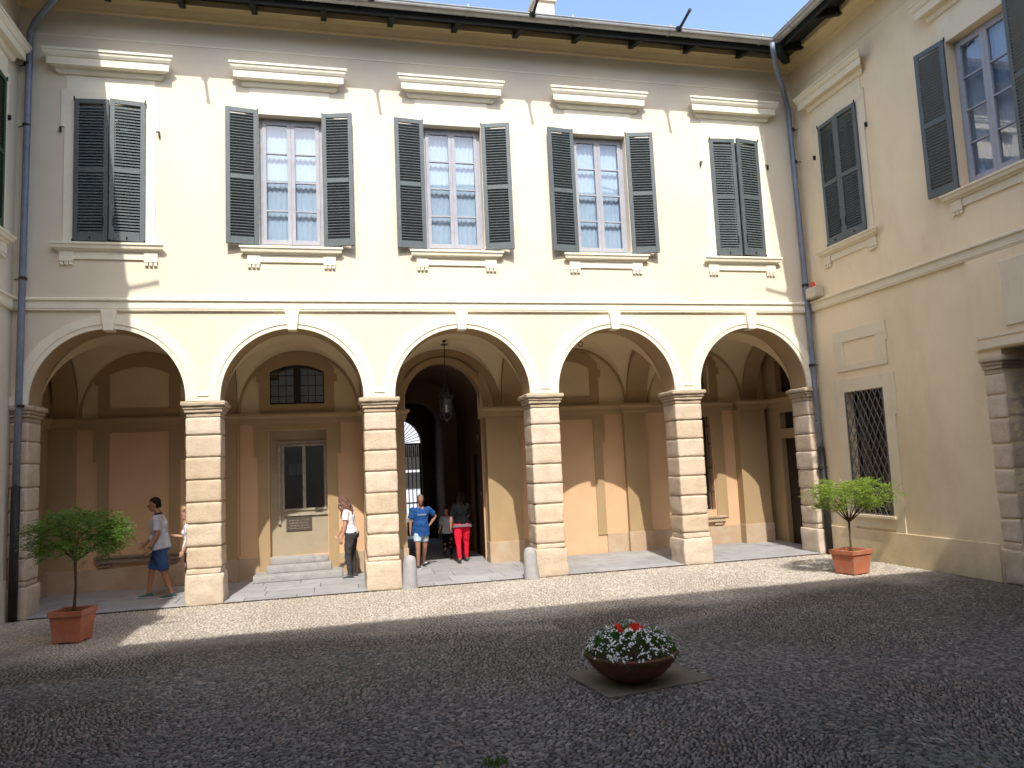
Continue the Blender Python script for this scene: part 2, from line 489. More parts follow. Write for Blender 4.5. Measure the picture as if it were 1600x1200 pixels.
def rough_block(x0, x1, y0, y1, z0, z1, seed, bev=0.02, amp=0.006, cuts=5):
    mb = MB().box(x0, x1, y0, y1, z0, z1)
    me = bpy.data.meshes.new('stone_block'); me.from_pydata(mb.v, [], mb.f)
    bm = bmesh.new(); bm.from_mesh(me)
    bmesh.ops.recalc_face_normals(bm, faces=bm.faces[:])
    bmesh.ops.bevel(bm, geom=bm.edges[:], offset=bev, segments=2, affect='EDGES', profile=0.6)
    long_edges = [e for e in bm.edges if e.calc_length() > 0.15]
    bmesh.ops.subdivide_edges(bm, edges=long_edges, cuts=cuts, use_grid_fill=True)
    for v in bm.verts:
        p = v.co * 5.0 + Vector((seed * 3.1, seed * 1.7, 0))
        v.co += Vector((noise.noise(p), noise.noise(p + Vector((9, 0, 0))), noise.noise(p + Vector((0, 9, 0))) * .7)) * amp * 1.3
        p = v.co * 22.0
        v.co += Vector((noise.noise(p), noise.noise(p + Vector((5, 0, 0))), noise.noise(p + Vector((0, 5, 0))))) * amp
    for f in bm.faces: f.smooth = True
    bm.to_mesh(me); bm.free()
    return me

# ------------------------------------------------------------------ shared building pieces (local frame: u along wall, -y outward, z up)
SH_W, SH_H = 0.535, 2.43
def leaf_meshes():
    d = {}
    fr = MB()
    t = 0.02
    for x0, x1 in ((0.0, 0.075), (SH_W - 0.075, SH_W)): fr.box(x0, x1, -t, t, 0, SH_H)
    for z0, z1 in ((0, 0.13), (1.16, 1.235), (SH_H - 0.08, SH_H)): fr.box(0.0755, SH_W - 0.0755, -t + .001, t - .001, z0, z1)
    d['frame'] = fr.mesh('shutter_frame', bev=0.003)
    hw = MB().tube([(0, -.02, SH_H - .03), (0, -.02, SH_H + .035)], .012, 6).tube([(0, -.02, .03), (0, -.02, -.03)], .012, 6)
    hw.box(SH_W - .08, SH_W - .06, -.035, -.02, .25, .40)
    hw.tube([(SH_W / 2, -.02, .06), (SH_W / 2, -.05, .05)], .012, 6)
    d['hinge'] = hw.mesh('hinge')
    s = MB()
    s.v = [(0.073, -0.019, -0.024), (SH_W - 0.073, -0.019, -0.024), (SH_W - 0.073, 0.019, 0.020), (0.073, 0.019, 0.020),
           (0.073, -0.019, -0.014), (SH_W - 0.073, -0.019, -0.014), (SH_W - 0.073, 0.019, 0.030), (0.073, 0.019, 0.030)]
    s.f = [(0, 3, 2, 1), (4, 5, 6, 7), (0, 1, 5, 4), (1, 2, 6, 5), (2, 3, 7, 6), (3, 0, 4, 7)]
    d['slat'] = s.mesh('slat')
    return d
LEAF = leaf_meshes()
SLAT_Z = [0.155 + 0.0515 * i for i in range(20)] + [1.26 + 0.0515 * i for i in range(21)]
def shutter_leaf(b, hinge_u, side, angle, z0, y=-0.045, mat='shutter_paint', single=True):
    """side=+1: leaf runs to +u from its hinge when closed; angle opens it outward"""
    root = link('shutter', LEAF['frame'], None, b)
    if not LEAF['frame'].materials: LEAF['frame'].materials.append(M['shutter_paint']); LEAF['slat'].materials.append(M['shutter_paint']); LEAF['hinge'].materials.append(M['black_iron'])
    root.location = (hinge_u, y, z0)
    root.scale = (side, 1, 1)
    root.rotation_euler = (0, 0, -side * angle)
    h = link('hinge', LEAF['hinge'], None, root)
    if single:
        for z in SLAT_Z:
            o = link('slat', LEAF['slat'], None, root); o.location = (0, 0, z)
            if mat != 'shutter_paint':
                o.material_slots[0].link = 'OBJECT'; o.material_slots[0].material = M[mat]
    else:
        mb = MB(); base = [tuple(v.co) for v in LEAF['slat'].vertices]; fs = [tuple(p.vertices) for p in LEAF['slat'].polygons]
        for z in SLAT_Z:
            n = len(mb.v); mb.v += [(x, yy, zz + z) for x, yy, zz in base]; mb.f += [tuple(n + i for i in f) for f in fs]
        mb.build('louvres', mat, root, kind='stuff')
    if mat != 'shutter_paint':
        root.material_slots[0].link = 'OBJECT'; root.material_slots[0].material = M[mat]
    return root
WZ0, WZ1 = 6.01, 8.37
def casement(b, uc, hw=0.54, glass='pane_glass', curtain=True):
    root = MB()
    y0, y1 = 0.15, 0.20
    a, c, z0, z1 = uc - hw, uc + hw, WZ0, WZ1
    root.box(a, a + .05, y0, y1, z0, z1); root.box(c - .05, c, y0, y1, z0, z1)
    root.box(a + .0505, c - .0505, y0 + .001, y1 - .001, z0, z0 + .05); root.box(a + .0505, c - .0505, y0 + .001, y1 - .001, z1 - .05, z1)
    w = root.build('window', 'window_paint', b, bev=.003)
    for s in (-1, 1):
        x0, x1 = (a + .052, uc - .001) if s < 0 else (uc + .001, c - .052)
        fr = MB(); ya, yb = y0 - .02, y1 - .015
        st = .065
        fr.box(x0, x0 + st, ya, yb, z0 + .052, z1 - .052); fr.box(x1 - st, x1, ya, yb, z0 + .052, z1 - .052)
        zz = [z0 + .052, z0 + .12]
        gl0, gl1 = z0 + .135, z1 - .12
        fr.box(x0 + st, x1 - st, ya + .001, yb - .001, z0 + .052, gl0); fr.box(x0 + st, x1 - st, ya + .001, yb - .001, gl1, z1 - .052)
        n = 4; ph = (gl1 - gl0) / n
        for i in range(1, n): fr.box(x0 + st, x1 - st, ya + .004, yb - .004, gl0 + i * ph - .013, gl0 + i * ph + .013)
        fr.build('casement_frame', 'window_paint', w, bev=.002)
        for i in range(n):
            za, zb = gl0 + i * ph + (.013 if i else 0), gl0 + (i + 1) * ph - (.013 if i < n - 1 else 0)
            tl = rnd.uniform(-.0015, .0015)
            MB().quad((x0 + st, y0 + .012 + tl, za), (x1 - st, y0 + .012, za), (x1 - st, y0 + .012 - tl, zb), (x0 + st, y0 + .012, zb)).build('pane', glass, w)
    if curtain:
        N = 90; mb = MB(); x0, x1 = a + .05, c - .05
        for i in range(N + 1):
            x = x0 + (x1 - x0) * i / N
            yy = .245 + .009 * math.sin(i * .9 + 1.5 * math.sin(i * .13)) + .006 * math.sin(i * 2.3)
            mb.v += [(x, yy, z0 + .05), (x, yy * 1.0, z1 - .06)]
        mb.f = [(2 * i, 2 * i + 2, 2 * i + 3, 2 * i + 1) for i in range(N)]
        mb.build('curtain', 'curtain_cloth', w, smooth=True)
    return w
HOOD = [(0, 9.20), (.24, 9.215), (.24, 9.175), (.225, 9.172), (.215, 9.125), (.19, 9.085), (.175, 9.08), (.175, 8.955), (.15, 8.95), (.075, 8.945), (.07, 8.90), (.045, 8.86), (0, 8.85)]
SILL = [(0, 5.985), (.02, 5.985), (.13, 5.965), (.13, 5.93), (.115, 5.928), (.10, 5.87), (.06, 5.855), (.05, 5.83), (0, 5.83)]
def window_dressing(b, uc, trim):
    mb = MB().prof(HOOD, uc - 1.0 + .24, uc + 1.0 - .24, 1.0, 1.0)
    mb.build('window_hood', trim, b)
    s = MB().prof(SILL, uc - .865 + .13, uc + .865 - .13, 1, 1)
    sl = s.build('window_sill', trim, b)
    ap = MB().box(uc - .74, uc + .74, -.030, .0, 5.70, 5.828)
    ap.box(uc - .74, uc - .53, -.045, -.0305, 5.66, 5.826); ap.box(uc + .53, uc + .74, -.045, -.0305, 5.66, 5.826)
    ap.box(uc - .738, uc - .532, -.030, 0, 5.66, 5.6995); ap.box(uc + .532, uc + .738, -.030, 0, 5.66, 5.6995)
    ap.build('sill_apron', trim, b, bev=.003)
    for s_ in (-1, 1):
        for k in range(3):
            x = uc + s_ * .635 + (k - 1) * .068
            g = MB().box(x - .026, x + .026, -.042, 0, 5.60, 5.655)
            g.build('gutta', trim, b, bev=.006)
    # flat surround with ears and frieze block
    sr_ = MB()
    o0, o1 = .54, .70
    sr_.box(uc - o1, uc - o0, -.022, 0, 5.99, 8.60); sr_.box(uc + o0, uc + o1, -.022, 0, 5.99, 8.60)
    sr_.box(uc - o0 - .0, uc + o0, -.0215, 0, WZ1 + .0, 8.60)
    sr_.box(uc - o1 - .055, uc - o1, -.022, 0, 7.95, 8.60); sr_.box(uc + o1, uc + o1 + .055, -.022, 0, 7.95, 8.60)
    sr_.build('window_surround', trim, b, bev=.002)
    MB().box(uc - .68, uc + .68, -.012, 0, 8.603, 8.85).build('window_frieze', trim, b)
    for s_ in (-1, 1):
        MB().box(uc + s_ * .757 - .012, uc + s_ * .757 + .012, -.05, 0, 7.85, 7.93).build('shutter_catch', 'black_iron', b)
def win_open(b, uc, mat='shutter_paint', single=True, ang=(172, 170)):
    shutter_leaf(b, uc - .545, 1, R(ang[0]), 5.995, mat=mat, single=single)
    shutter_leaf(b, uc + .545, -1, R(ang[1]), 5.995, mat=mat, single=single)
def win_closed(b, uc, mat='shutter_paint', single=True, ang=(3, 8)):
    shutter_leaf(b, uc - .543, 1, R(ang[0]), 5.995, mat=mat, single=single)
    shutter_leaf(b, uc + .543, -1, R(ang[1]), 5.995, mat=mat, single=single)
BELT = [(0, 5.06), (.05, 5.055), (.085, 5.035), (.085, 5.005), (.06, 5.00), (.055, 4.985), (.055, 4.875), (.045, 4.868), (.045, 4.845), (.02, 4.838), (.0, 4.835)]
CORN = [(0, 9.98), (.03, 9.98), (.05, 9.995), (.06, 10.03), (.12, 10.12), (.17, 10.16), (.20, 10.17), (.20, 10.27), (0, 10.30)]
RAIL = [(0, 9.53), (.012, 9.53), (.012, 9.56), (0, 9.56)]
def eave(b, u0, u1, over, ov0, ov1, zlip=10.13, zw=10.27, raf0=0, label_roof=None, tiles=True, spouts=()):
    """wall line u0..u1, outer line inset by ov0/ov1 (inner corners)"""
    a0, a1 = u0 + ov0, u1 - ov1
    zo = zlip - .14; over_full = over
    n = max(2, int((u1 - u0) / .16))
    # boards of the soffit run along the wall
    rows = 6
    for k in range(rows):
        f0, f1 = .80 * k / rows, .80 * (k + 1) / rows - .010
        def P(f, end, dz=0):
            u = (u0 + ov0 * f) if end == 0 else (u1 - ov1 * f)
            return (u, -over * f, zw + (zo - zw) * f + .06 + dz)
        mb = MB(); p = [P(f0, 0), P(f0, 1), P(f1, 1), P(f1, 0)]; q = [P(f0, 0, .02), P(f0, 1, .02), P(f1, 1, .02), P(f1, 0, .02)]
        mb.quad(*p); mb.quad(*q)
        mb.quad(p[2], p[3], q[3], q[2]); mb.quad(p[0], p[1], q[1], q[0])
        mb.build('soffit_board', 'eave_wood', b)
    u = raf0
    while u < u1 - .25:
        f0a = 0.0; lim = 1.0
        if u < a0: lim = max(0, (u - u0) / ov0) if ov0 else 1
        if u > a1: lim = max(0, (u1 - u) / ov1) if ov1 else 1
        if u > u0 + .1 and lim > .3:
            e = over * lim * .78
            mb = MB().bar((u, .05, zw - .015), (u, -e, zw + (zo - zw) * (e / over) - .015), .10, .13)
            mb.build('rafter', 'eave_wood', b, bev=.004)
        u += 1.18
    # valley rafters at inner corners
    for uu, ov, sgn in ((u0, ov0, 1), (u1, ov1, -1)):
        if ov and sgn < 0: MB().bar((uu, 0, zw - .0), (uu - ov * .95, -over * .95, zo - .0), .14, .2).build('valley_rafter', 'eave_wood', b)
    MB().box(a0 + .02, a1 - .02, -over + .205, -over + .24, zo - .0, zo + .16).build('fascia_board', 'eave_wood', b)
    # half-round gutter
    pts = []; r = .10; N = 8; mb = MB()
    yc = -over + r; zc = zlip + .03
    for e, uu in ((0, a0 - r), (1, a1 + r)):
        for k in range(N + 1):
            t = math.pi + math.pi * k / N
            mt = (yc + r * math.cos(t) + over) # mitre
            u_ = uu + (-mt if e == 0 and ov0 else 0) * -1 + (mt if e == 1 and ov1 else 0) * -1 if False else uu
            mb.v.append((u_, yc + r * math.cos(t), zc + r * math.sin(t)))
        for k in range(N + 1):
            t = math.pi + math.pi * k / N
            mb.v.append((uu, yc + (r - .006) * math.cos(t), zc + (r - .006) * math.sin(t) + .0))
    m = N + 1
    for k in range(N):
        mb.f.append((k, k + 1, 2 * m + k + 1, 2 * m + k)); mb.f.append((m + k, 3 * m + k, 3 * m + k + 1, m + k + 1))
    mb.f.append((0, 2 * m, 3 * m, m)); mb.f.append((N, m + N, 3 * m + N, 2 * m + N))
    mb.f.append(tuple(range(0, m))); mb.f.append(tuple(range(2 * m, 3 * m)))
    mb.tube([(a0 - r, yc - r, zc), (a1 + r, yc - r, zc)], .013, 6)
    g = mb.build('gutter', 'gutter_metal', b, smooth=False)
    for k in range(int((a1 - a0) / 1.95) + 1):
        u = a0 + .5 + 1.95 * k
        if u > a1: break
        mb = MB(); rr = r + .006
        P_ = [(yc + rr * math.cos(math.pi + math.pi * i / N), zc + rr * math.sin(math.pi + math.pi * i / N)) for i in range(N + 1)]
        for i in range(N): mb.bar((u, P_[i][0], P_[i][1]), (u, P_[i + 1][0], P_[i + 1][1]), .03, .006, (1, 0, 0))
        mb.bar((u, yc - rr, zc), (u, yc - rr - .004, zc + .05), .03, .006)
        mb.build('gutter_bracket', 'gutter_metal', g)
    for u in spouts:
        mb = MB(); y0 = yc - r
        mb.tube([(u, y0 + .03, zc - .05), (u, y0 - .12, zc - .03), (u, y0 - .33, zc + .02), (u, y0 - .46, zc + .05)], [.028, .028, .026, .027], 8)
        mb.tube([(u, y0 - .44, zc + .048), (u, y0 - .5, zc + .055)], [.029, .034], 8)
        for k in range(8):
            t = 2 * math.pi * k / 8
            mb.bar((u, y0 - .01, zc - .04), (u + .065 * math.cos(t), y0 - .03, zc - .04 + .065 * math.sin(t)), .03, .015)
        mb.build('rain_spout', 'cast_iron', g)
    # roof deck over the eave and beyond
    up_ = 5.0; sl = (zw - zo) / over
    mb = MB()
    A = [(a0, -over + .0, zo + .10), (a1, -over, zo + .10), (u1 + ov1 * 0 + (up_ if ov1 else 0), up_, zo + .10 + (over + up_) * sl), (u0 - (up_ if ov0 else 0), up_, zo + .10 + (over + up_) * sl)]
    if not ov0: A[3] = (u0, up_, A[3][2])
    if not ov1: A[2] = (u1, up_, A[2][2])
    mb.quad(*A); rf = mb.build('roof', 'roof_clay', b)
    if tiles:
        tm = MB(); N = 6
        for yy, zz in ((0, 0), (.45, .45 * sl)):
            for k in range(N + 1):
                t = math.pi * k / N
                tm.v.append((.085 * math.cos(t), yy, zz + .085 * math.sin(t)))
            for k in range(N + 1):
                t = math.pi * k / N
                tm.v.append((.07 * math.cos(t), yy, zz + .07 * math.sin(t)))
        q = N + 1
        for k in range(N):
            tm.f += [(k, k + 1, 2 * q + k + 1, 2 * q + k), (q + k, 3 * q + k, 3 * q + k + 1, q + k + 1), (k, q + k, q + k + 1, k + 1)]
        me = tm.mesh('roof_tile'); me.materials.append(M['roof_clay'])
        u = a0 + .1
        while u < a1:
            o = link('roof_tile', me, None, rf)
            o.location = (u, -over + .13 + rnd.uniform(-.01, .01), zo + .085 + rnd.uniform(0, .03)); o.rotation_euler = (0, 0, rnd.uniform(-.04, .04))
            u += .2
def stack_pillar(b, x0, x1, y0, y1, seed, cap_out=0.06, sides=(1, 1)):
    """rusticated pillar: root is its joint core; stone blocks and capital are sub-parts"""
    p = MB().box(x0 + .03, x1 - .03, y0 + .03, y1 - .03, 0, 3.30).build('pillar', 'sandstone', b)
    zs = [.50, .586, .945, 1.30, 1.66, 2.025, 2.39, 2.75, 3.06]
    zs = [zs[0]] + [z + rnd.uniform(-.012, .012) for z in zs[1:-1]] + [zs[-1]]
    def blk(n, a, c, d, e, z0, z1, bev, amp, mat='sandstone'):
        me = rough_block(a, c, d, e, z0, z1, seed + z0 * 3, bev, amp)
        return link(n, me, mat, p)
    blk('stone_block', x0 - .025, x1 + .025, y0 - .025, y1 + .025, 0.0, .495, .03, .014)
    for i in range(len(zs) - 1):
        j = rnd.uniform(-.006, .006)
        low = i < 3
        if i == 0:
            blk('stone_block', x0 + .008, x1 - .008, y0 + .008, y1 - .008, zs[0] + .003, zs[1] - .005, .012, .006)
        else:
            blk('stone_block', x0 + j, x1 + j, y0 + j, y1 - j, zs[i] + .006, zs[i + 1] - .008, .028 if not low else .034, .005 if not low else .011)
    blk('capital', x0 + .004, x1 - .004, y0 + .004, y1 - .004, 3.062, 3.13, .01, .004, 'capital_stone')
    blk('capital', x0 - cap_out * .4 * sides[0], x1 + cap_out * .4 * sides[1], y0 - .025, y1 + .025, 3.133, 3.185, .014, .005, 'capital_stone')
    blk('capital', x0 - cap_out * .8 * sides[0], x1 + cap_out * .8 * sides[1], y0 - .045, y1 + .045, 3.187, 3.235, .016, .006, 'capital_stone')
    blk('capital', x0 - cap_out * 1.35 * sides[0], x1 + cap_out * 1.35 * sides[1], y0 - .075, y1 + .075, 3.237, 3.318, .022, .008, 'capital_stone')
    return p

# ------------------------------------------------------------------ NORTH WING (the arcade)
XL, XR = 0.38, 14.86
B0, BW = 1.785, 2.9
BC = [B0 + BW * i for i in range(5)]
PX = [(XL, .64), (2.955, 3.50), (5.845, 6.395), (8.845, 9.40), (11.735, 12.28), (14.63, XR)]
PD = 0.55
BD = 2.50          # back wall
ZS = 3.32          # springing
RA = 1.21
north = empty('arcaded_building', (0, 0, 0))
tag(north, 'sunlit cream arcaded building with five arches on sandstone pillars and a row of shuttered windows', 'building')
wn_c = [B0 + BW * i for i in range(5)]

# upper wall
mb = MB()
wall_rect(mb, XL, XR, 4.84, 10.30, [(c - .54, c + .54, WZ0, WZ1) for c in wn_c], .34)
mb.build('upper_wall', 'wall_cream', north)
# arch wall
def arch_pts(c0, c1, n=40):
    """semi-ellipse from pillar to pillar"""
    cx, rx = (c0 + c1) / 2, (c1 - c0) / 2
    return cx, rx, [(cx - rx * math.cos(math.pi * i / n), ZS + .05 + (4.54 - ZS - .05) * math.sin(math.pi * i / n)) for i in range(n + 1)]
mb = MB(); sof = []
arches = []
for i in range(5):
    c0, c1 = PX[i][1], PX[i + 1][0]
    cx, rx, pts = arch_pts(c0, c1); arches.append((cx, rx))
    for (a, za), (c, zc) in zip(pts[:-1], pts[1:]):
        for y in (0, PD):
            mb.quad((a, y, za), (c, y, zc), (c, y, 4.84), (a, y, 4.84))
    s = MB()
    s.v = [];
    for (a, za) in [(pts[0][0], ZS)] + pts + [(pts[-1][0], ZS)]: s.v += [(a, .0, za), (a, PD, za)]
    s.f = [(2 * k, 2 * k + 2, 2 * k + 3, 2 * k + 1) for k in range(len(pts) + 1)]
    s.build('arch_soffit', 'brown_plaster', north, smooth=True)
for (a, c) in PX:
    for y in (0, PD): mb.quad((a, y, ZS), (c, y, ZS), (c, y, 4.84), (a, y, 4.84))
mb.build('arcade_wall', 'wall_cream', north)
# archivolts (two stepped rings) and keystones
for i, (cx, rx) in enumerate(arches):
    h = 4.54 - ZS - .05
    for (w0, w1, out) in ((.0, .075, .035), (.075, .215, .05)):
        m_ = MB(); n = 48
        rlim = 0
        for k in range(n + 1):
            t = math.pi * k / n
            for (w, o) in ((w0, 0), (w0, out), (w1, out), (w1, 0)):
                x = cx - (rx + w) * math.cos(t)
                x = min(max(x, (PX[i][0] + PX[i][1]) / 2 + .002 if i else XL + .005), (PX[i + 1][0] + PX[i + 1][1]) / 2 - .002 if i < 4 else XR - .005)
                m_.v.append((x, -o, ZS + .05 + (h + w) * math.sin(t)))
        for k in range(n):
            for j in range(4):
                a = 4 * k + j; c = 4 * k + (j + 1) % 4
                m_.f.append((a, c, c + 4, a + 4))
        m_.build('archivolt', 'trim_cream', north, smooth=False)
    m_ = MB()
    m_.v = [(cx - .075, -.11, 4.50), (cx + .075, -.11, 4.50), (cx + .075, .10, 4.50), (cx - .075, .10, 4.50),
            (cx - .115, -.11, 4.832), (cx + .115, -.11, 4.832), (cx + .115, .0, 4.832), (cx - .115, .0, 4.832)]
    m_.f = [(0, 3, 2, 1), (4, 5, 6, 7), (0, 1, 5, 4), (1, 2, 6, 5), (2, 3, 7, 6), (3, 0, 4, 7)]
    ks = m_.build('keystone', 'trim_cream', north, bev=.006)
# spring blocks above the capitals
for i, (a, c) in enumerate(PX):
    MB().box(a + (.005 if i else .002), c - (.005 if i < 5 else .002), -.056, 0, ZS, 3.455).build('spring_block', 'trim_cream', north, bev=.004)
    if 0 < i < 5: MB().box((a + c) / 2 - .09, (a + c) / 2 + .09, -.07, -.0565, 3.40, 3.425).build('spring_moulding', 'trim_cream', north)
MB().prof(BELT, XL + .005, XR - .005).build('string_course', 'trim_cream', north)
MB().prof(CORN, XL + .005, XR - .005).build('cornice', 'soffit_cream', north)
MB().prof(RAIL, XL + .005, XR - .005).build('frieze_rail', 'trim_cream', north)
for i, c in enumerate(wn_c):
    window_dressing(north, c, 'trim_cream')
    casement(north, c)
    if i in (0, 4): win_closed(north, c, single=(i == 0), ang=(4, 9))
    else: win_open(north, c, single=True if i < 4 else False, ang=((171, 168), (174, 166), (173, 169))[i - 1])
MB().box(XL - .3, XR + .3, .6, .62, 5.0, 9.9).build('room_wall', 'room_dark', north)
eave(north, XL, XR, .95, 1.15 - .08, .98 - .06, raf0=1.76 - 1.18, spouts=(3.15, 6.10, 8.98, 11.86))
ch = MB().box(10.55, 11.05, 4, 4.5, 11.4, 13.75).box(10.50, 11.10, 3.95, 4.55, 13.751, 13.85)
ch.build('chimney', 'panel_cream', north)
# pillars
for i, (a, c) in enumerate(PX):
    stack_pillar(north, a, c, 0.0, PD, i * 7.3, sides=(0 if i == 0 else 1, 0 if i == 5 else 1))

# ---- inside of the portico
EL, ER = 0.14, 15.2
ZI = 3.26
# groin vaults
def groin(x0, x1, y0, y1, zs, H, n=14):
    cx, a, cyv, bb = (x0 + x1) / 2, (x1 - x0) / 2, (y0 + y1) / 2, (y1 - y0) / 2
    me_v, me_f = [], []
    S = [math.sin(math.pi / 2 * (-1 + 2 * i / (2 * n))) for i in range(2 * n + 1)]
    hh = lambda s: math.sqrt(max(0, 1 - s * s))
    for sec in range(4):
        n0 = len(me_v); idx = {}
        for i in range(2 * n + 1):
            for j in range(2 * n + 1):
                s, t = S[i], S[j]
                di, dj = i - n, j - n
                ok = (sec == 0 and dj <= -abs(di)) or (sec == 1 and di >= abs(dj)) or (sec == 2 and dj >= abs(di)) or (sec == 3 and di <= -abs(dj))
                if ok:
                    z = hh(s) if sec in (0, 2) else hh(t)   # barrel running along y keeps height of x, and vice versa
                    idx[(i, j)] = len(me_v); me_v.append((cx + a * s, cyv + bb * t, zs + H * z))
        for i in range(2 * n):
            for j in range(2 * n):
                q = [(i, j), (i + 1, j), (i + 1, j + 1), (i, j + 1)]
                p = [idx[k] for k in q if k in idx]
                if len(p) >= 3: me_f.append(tuple(p))
    m_ = MB(); m_.v = me_v; m_.f = me_f
    return m_
VX = []
for i in range(5):
    x0 = PX[i][1] - .02 if i else EL
    x1 = PX[i + 1][0] + .02 if i < 4 else ER
    if i == 0: x0 = .62
    if i == 4: x1 = 14.65
    VX.append((x0, x1))
    groin(x0, x1, PD - .01, BD + .005, ZI, 1.285).build('groin_vault', 'vault_plaster', north, smooth=True)
# transverse arches between bays, impost level ZI
def cross_arch(x0, x1, mat='brown_plaster'):
    ya, yb = PD - .01, BD; cyy, ry = (ya + yb) / 2, (yb - ya) / 2 - .03; n = 24; H = 1.16
    m_ = MB()
    pts = [(cyy - ry * math.cos(math.pi * k / n), ZI + H * math.sin(math.pi * k / n)) for k in range(n + 1)]
    for (a, za), (c, zc) in zip(pts[:-1], pts[1:]):
        m_.quad((x0, a, za), (x0, c, zc), (x0, c, 4.83), (x0, a, 4.83)); m_.quad((x1, a, za), (x1, c, zc), (x1, c, 4.83), (x1, a, 4.83))
        m_.quad((x0, a, za), (x1, a, za), (x1, c, zc), (x0, c, zc))
    m_.build('cross_arch', mat, north)
for (a, c) in PX[1:5]: cross_arch(a + .03, c - .03)
cross_arch(.20, .60); cross_arch(14.67, 15.02)
# upper slab closing the vaults
MB().box(EL - .3, ER + .3, PD + .001, 3.0, 4.835, 4.90).build('floor_slab', 'room_dark', north)
# back wall: bay pieces; passage opening 6.75..8.45
OP0, OP1 = 6.75, 8.45
mb = MB()
niche = (4.07, 5.19, 0.42, 2.93); lun2 = (4.068, 5.187, 3.43, 4.25)
win5 = (13.05, 13.78, .80, 2.93); lun5 = (13.05, 13.78, 3.45, 4.2)
wall_rect(mb, EL, OP0, 0, 3.05, [niche], .3, BD)
wall_rect(mb, OP1, ER, 0, 3.05, [win5], .3, BD)
mb.build('portico_back_wall', 'peach_plaster', north)
mb = MB()
wall_rect(mb, EL, OP0 + .05, 3.05, 4.86, [lun2], .3, BD)
wall_rect(mb, OP1 - .05, ER, 3.05, 4.86, [lun5], .3, BD)
mb.build('lunette_wall', 'vault_plaster', north)
# arch over the passage
mb = MB(); n = 24; pcx, prx = (OP0 + OP1) / 2, (OP1 - OP0) / 2
pp = [(pcx - prx * math.cos(math.pi * k / n), ZI + 1.0 * math.sin(math.pi * k / n)) for k in range(n + 1)]
for (a, za), (c, zc) in zip(pp[:-1], pp[1:]):
    mb.quad((a, BD + .002, za), (c, BD + .002, zc), (c, BD + .002, 4.86), (a, BD + .002, 4.86))
    mb.quad((a, BD, za), (c, BD, zc), (c, BD + .3, zc), (a, BD + .3, za))
mb.build('passage_arch', 'brown_plaster', north)
# rings on the lunettes (brown bands following the vault) and framed panels
def arc_band(cx, rx, H, w, y0, y1, name, mat, z0=ZI, n=32):
    m_ = MB()
    for k in range(n + 1):
        t = math.pi * k / n
        for (ww, y) in ((0, y1), (0, y0), (-w, y0), (-w, y1)):
            m_.v.append((cx - (rx + ww) * math.cos(t), y, z0 + (H + ww) * math.sin(t)))
    for k in range(n):
        for j in range(4):
            a = 4 * k + j; c = 4 * k + (j + 1) % 4
            m_.f.append((a, c, c + 4, a + 4))
    return m_.build(name, mat, north)
for i, (x0, x1) in enumerate(VX):
    cx, rx = (x0 + x1) / 2, (x1 - x0) / 2
    if i == 2: arc_band(cx, rx - .0, 1.28, .16, BD - .05, BD, 'arch_band', 'brown_plaster')
    else: arc_band(cx, rx, 1.28, .05, BD - .03, BD, 'arch_band', 'brown_plaster')
arc_band(pcx, prx + .12, 1.10, .12, BD - .09, BD - .052, 'arch_band', 'brown_plaster')
def lunette_frame(cx, hw, hole=False):
    """brown surround with ears and segmental head on the lunette wall"""
    m_ = MB(); y0, y1 = BD - .022, BD
    def zt(x): return 4.10 + .15 * (1 - ((x - cx) / hw) ** 2)
    m_.box(cx - hw - .20, cx - hw, y0, y1, 3.27, 4.14); m_.box(cx + hw, cx + hw + .20, y0, y1, 3.27, 4.14)
    m_.box(cx - hw - .26, cx - hw - .20, y0, y1, 3.90, 4.06); m_.box(cx + hw + .20, cx + hw + .26, y0, y1, 3.90, 4.06)
    m_.box(cx - hw, cx + hw, y0, y1, 3.27, 3.45)
    N = 16
    for k in range(N):
        a = cx - hw + 2 * hw * k / N; c = cx - hw + 2 * hw * (k + 1) / N
        za, zc = zt(a), zt(c)
        H = lambda x: ZI + 1.26 * math.sqrt(max(0, 1 - ((x - cx) / 1.19) ** 2))
        m_.quad((a, y0, za), (c, y0, zc), (c, y0, H(c)), (a, y0, H(a))); m_.quad((a, y0, za), (a, y1, za), (c, y1, zc), (c, y0, zc))
    for s_ in (-1, 1):
        a, c = cx + s_ * hw, cx + s_ * (hw + .20)
        m_.quad((a, y0, 4.14), (c, y0, 4.14), (c, y0, 4.19), (a, y0, ZI + 1.26 * math.sqrt(1 - (hw / 1.19) ** 2)))
    m_.build('lunette_frame', 'brown_plaster', north)
for i in (0, 1, 3, 4):
    cx = (1.69, 4.63, 10.37, 13.42)[(0, 1, None, 2, 3)[i]]
    lunette_frame(cx, .53 if i != 4 else .40)
# frames of the panels below
def panel_frame(cx, hw, z0, zt, w=.20, ears=True):
    m_ = MB(); y0, y1 = BD - .025, BD
    m_.box(cx - hw - w, cx - hw, y0, y1, z0, 3.05); m_.box(cx + hw, cx + hw + w, y0, y1, z0, 3.05)
    m_.box(cx - hw, cx + hw, y0, y1, zt, 3.05)
    if ears: m_.box(cx - hw - w - .07, cx - hw - w, y0, y1, 2.42, 3.05); m_.box(cx + hw + w, cx + hw + w + .07, y0, y1, 2.42, 3.05)
    m_.build('panel_frame', 'brown_plaster', north)
panel_frame(1.69, .53, .50, 2.98)
panel_frame(4.63, .57, .02, 2.93)
panel_frame(10.37, .55, .42, 2.95)
panel_frame(13.42, .38, .62, 2.93, w=.28, ears=False)
# dado
for (a, c) in ((EL, 3.86), (5.40, OP0), (OP1 + .0, 9.62), (11.12, ER)):
    MB().box(a, c, BD - .035, BD - .0265 if False else BD, 0, .43).build('dado', 'dado_plaster', north)
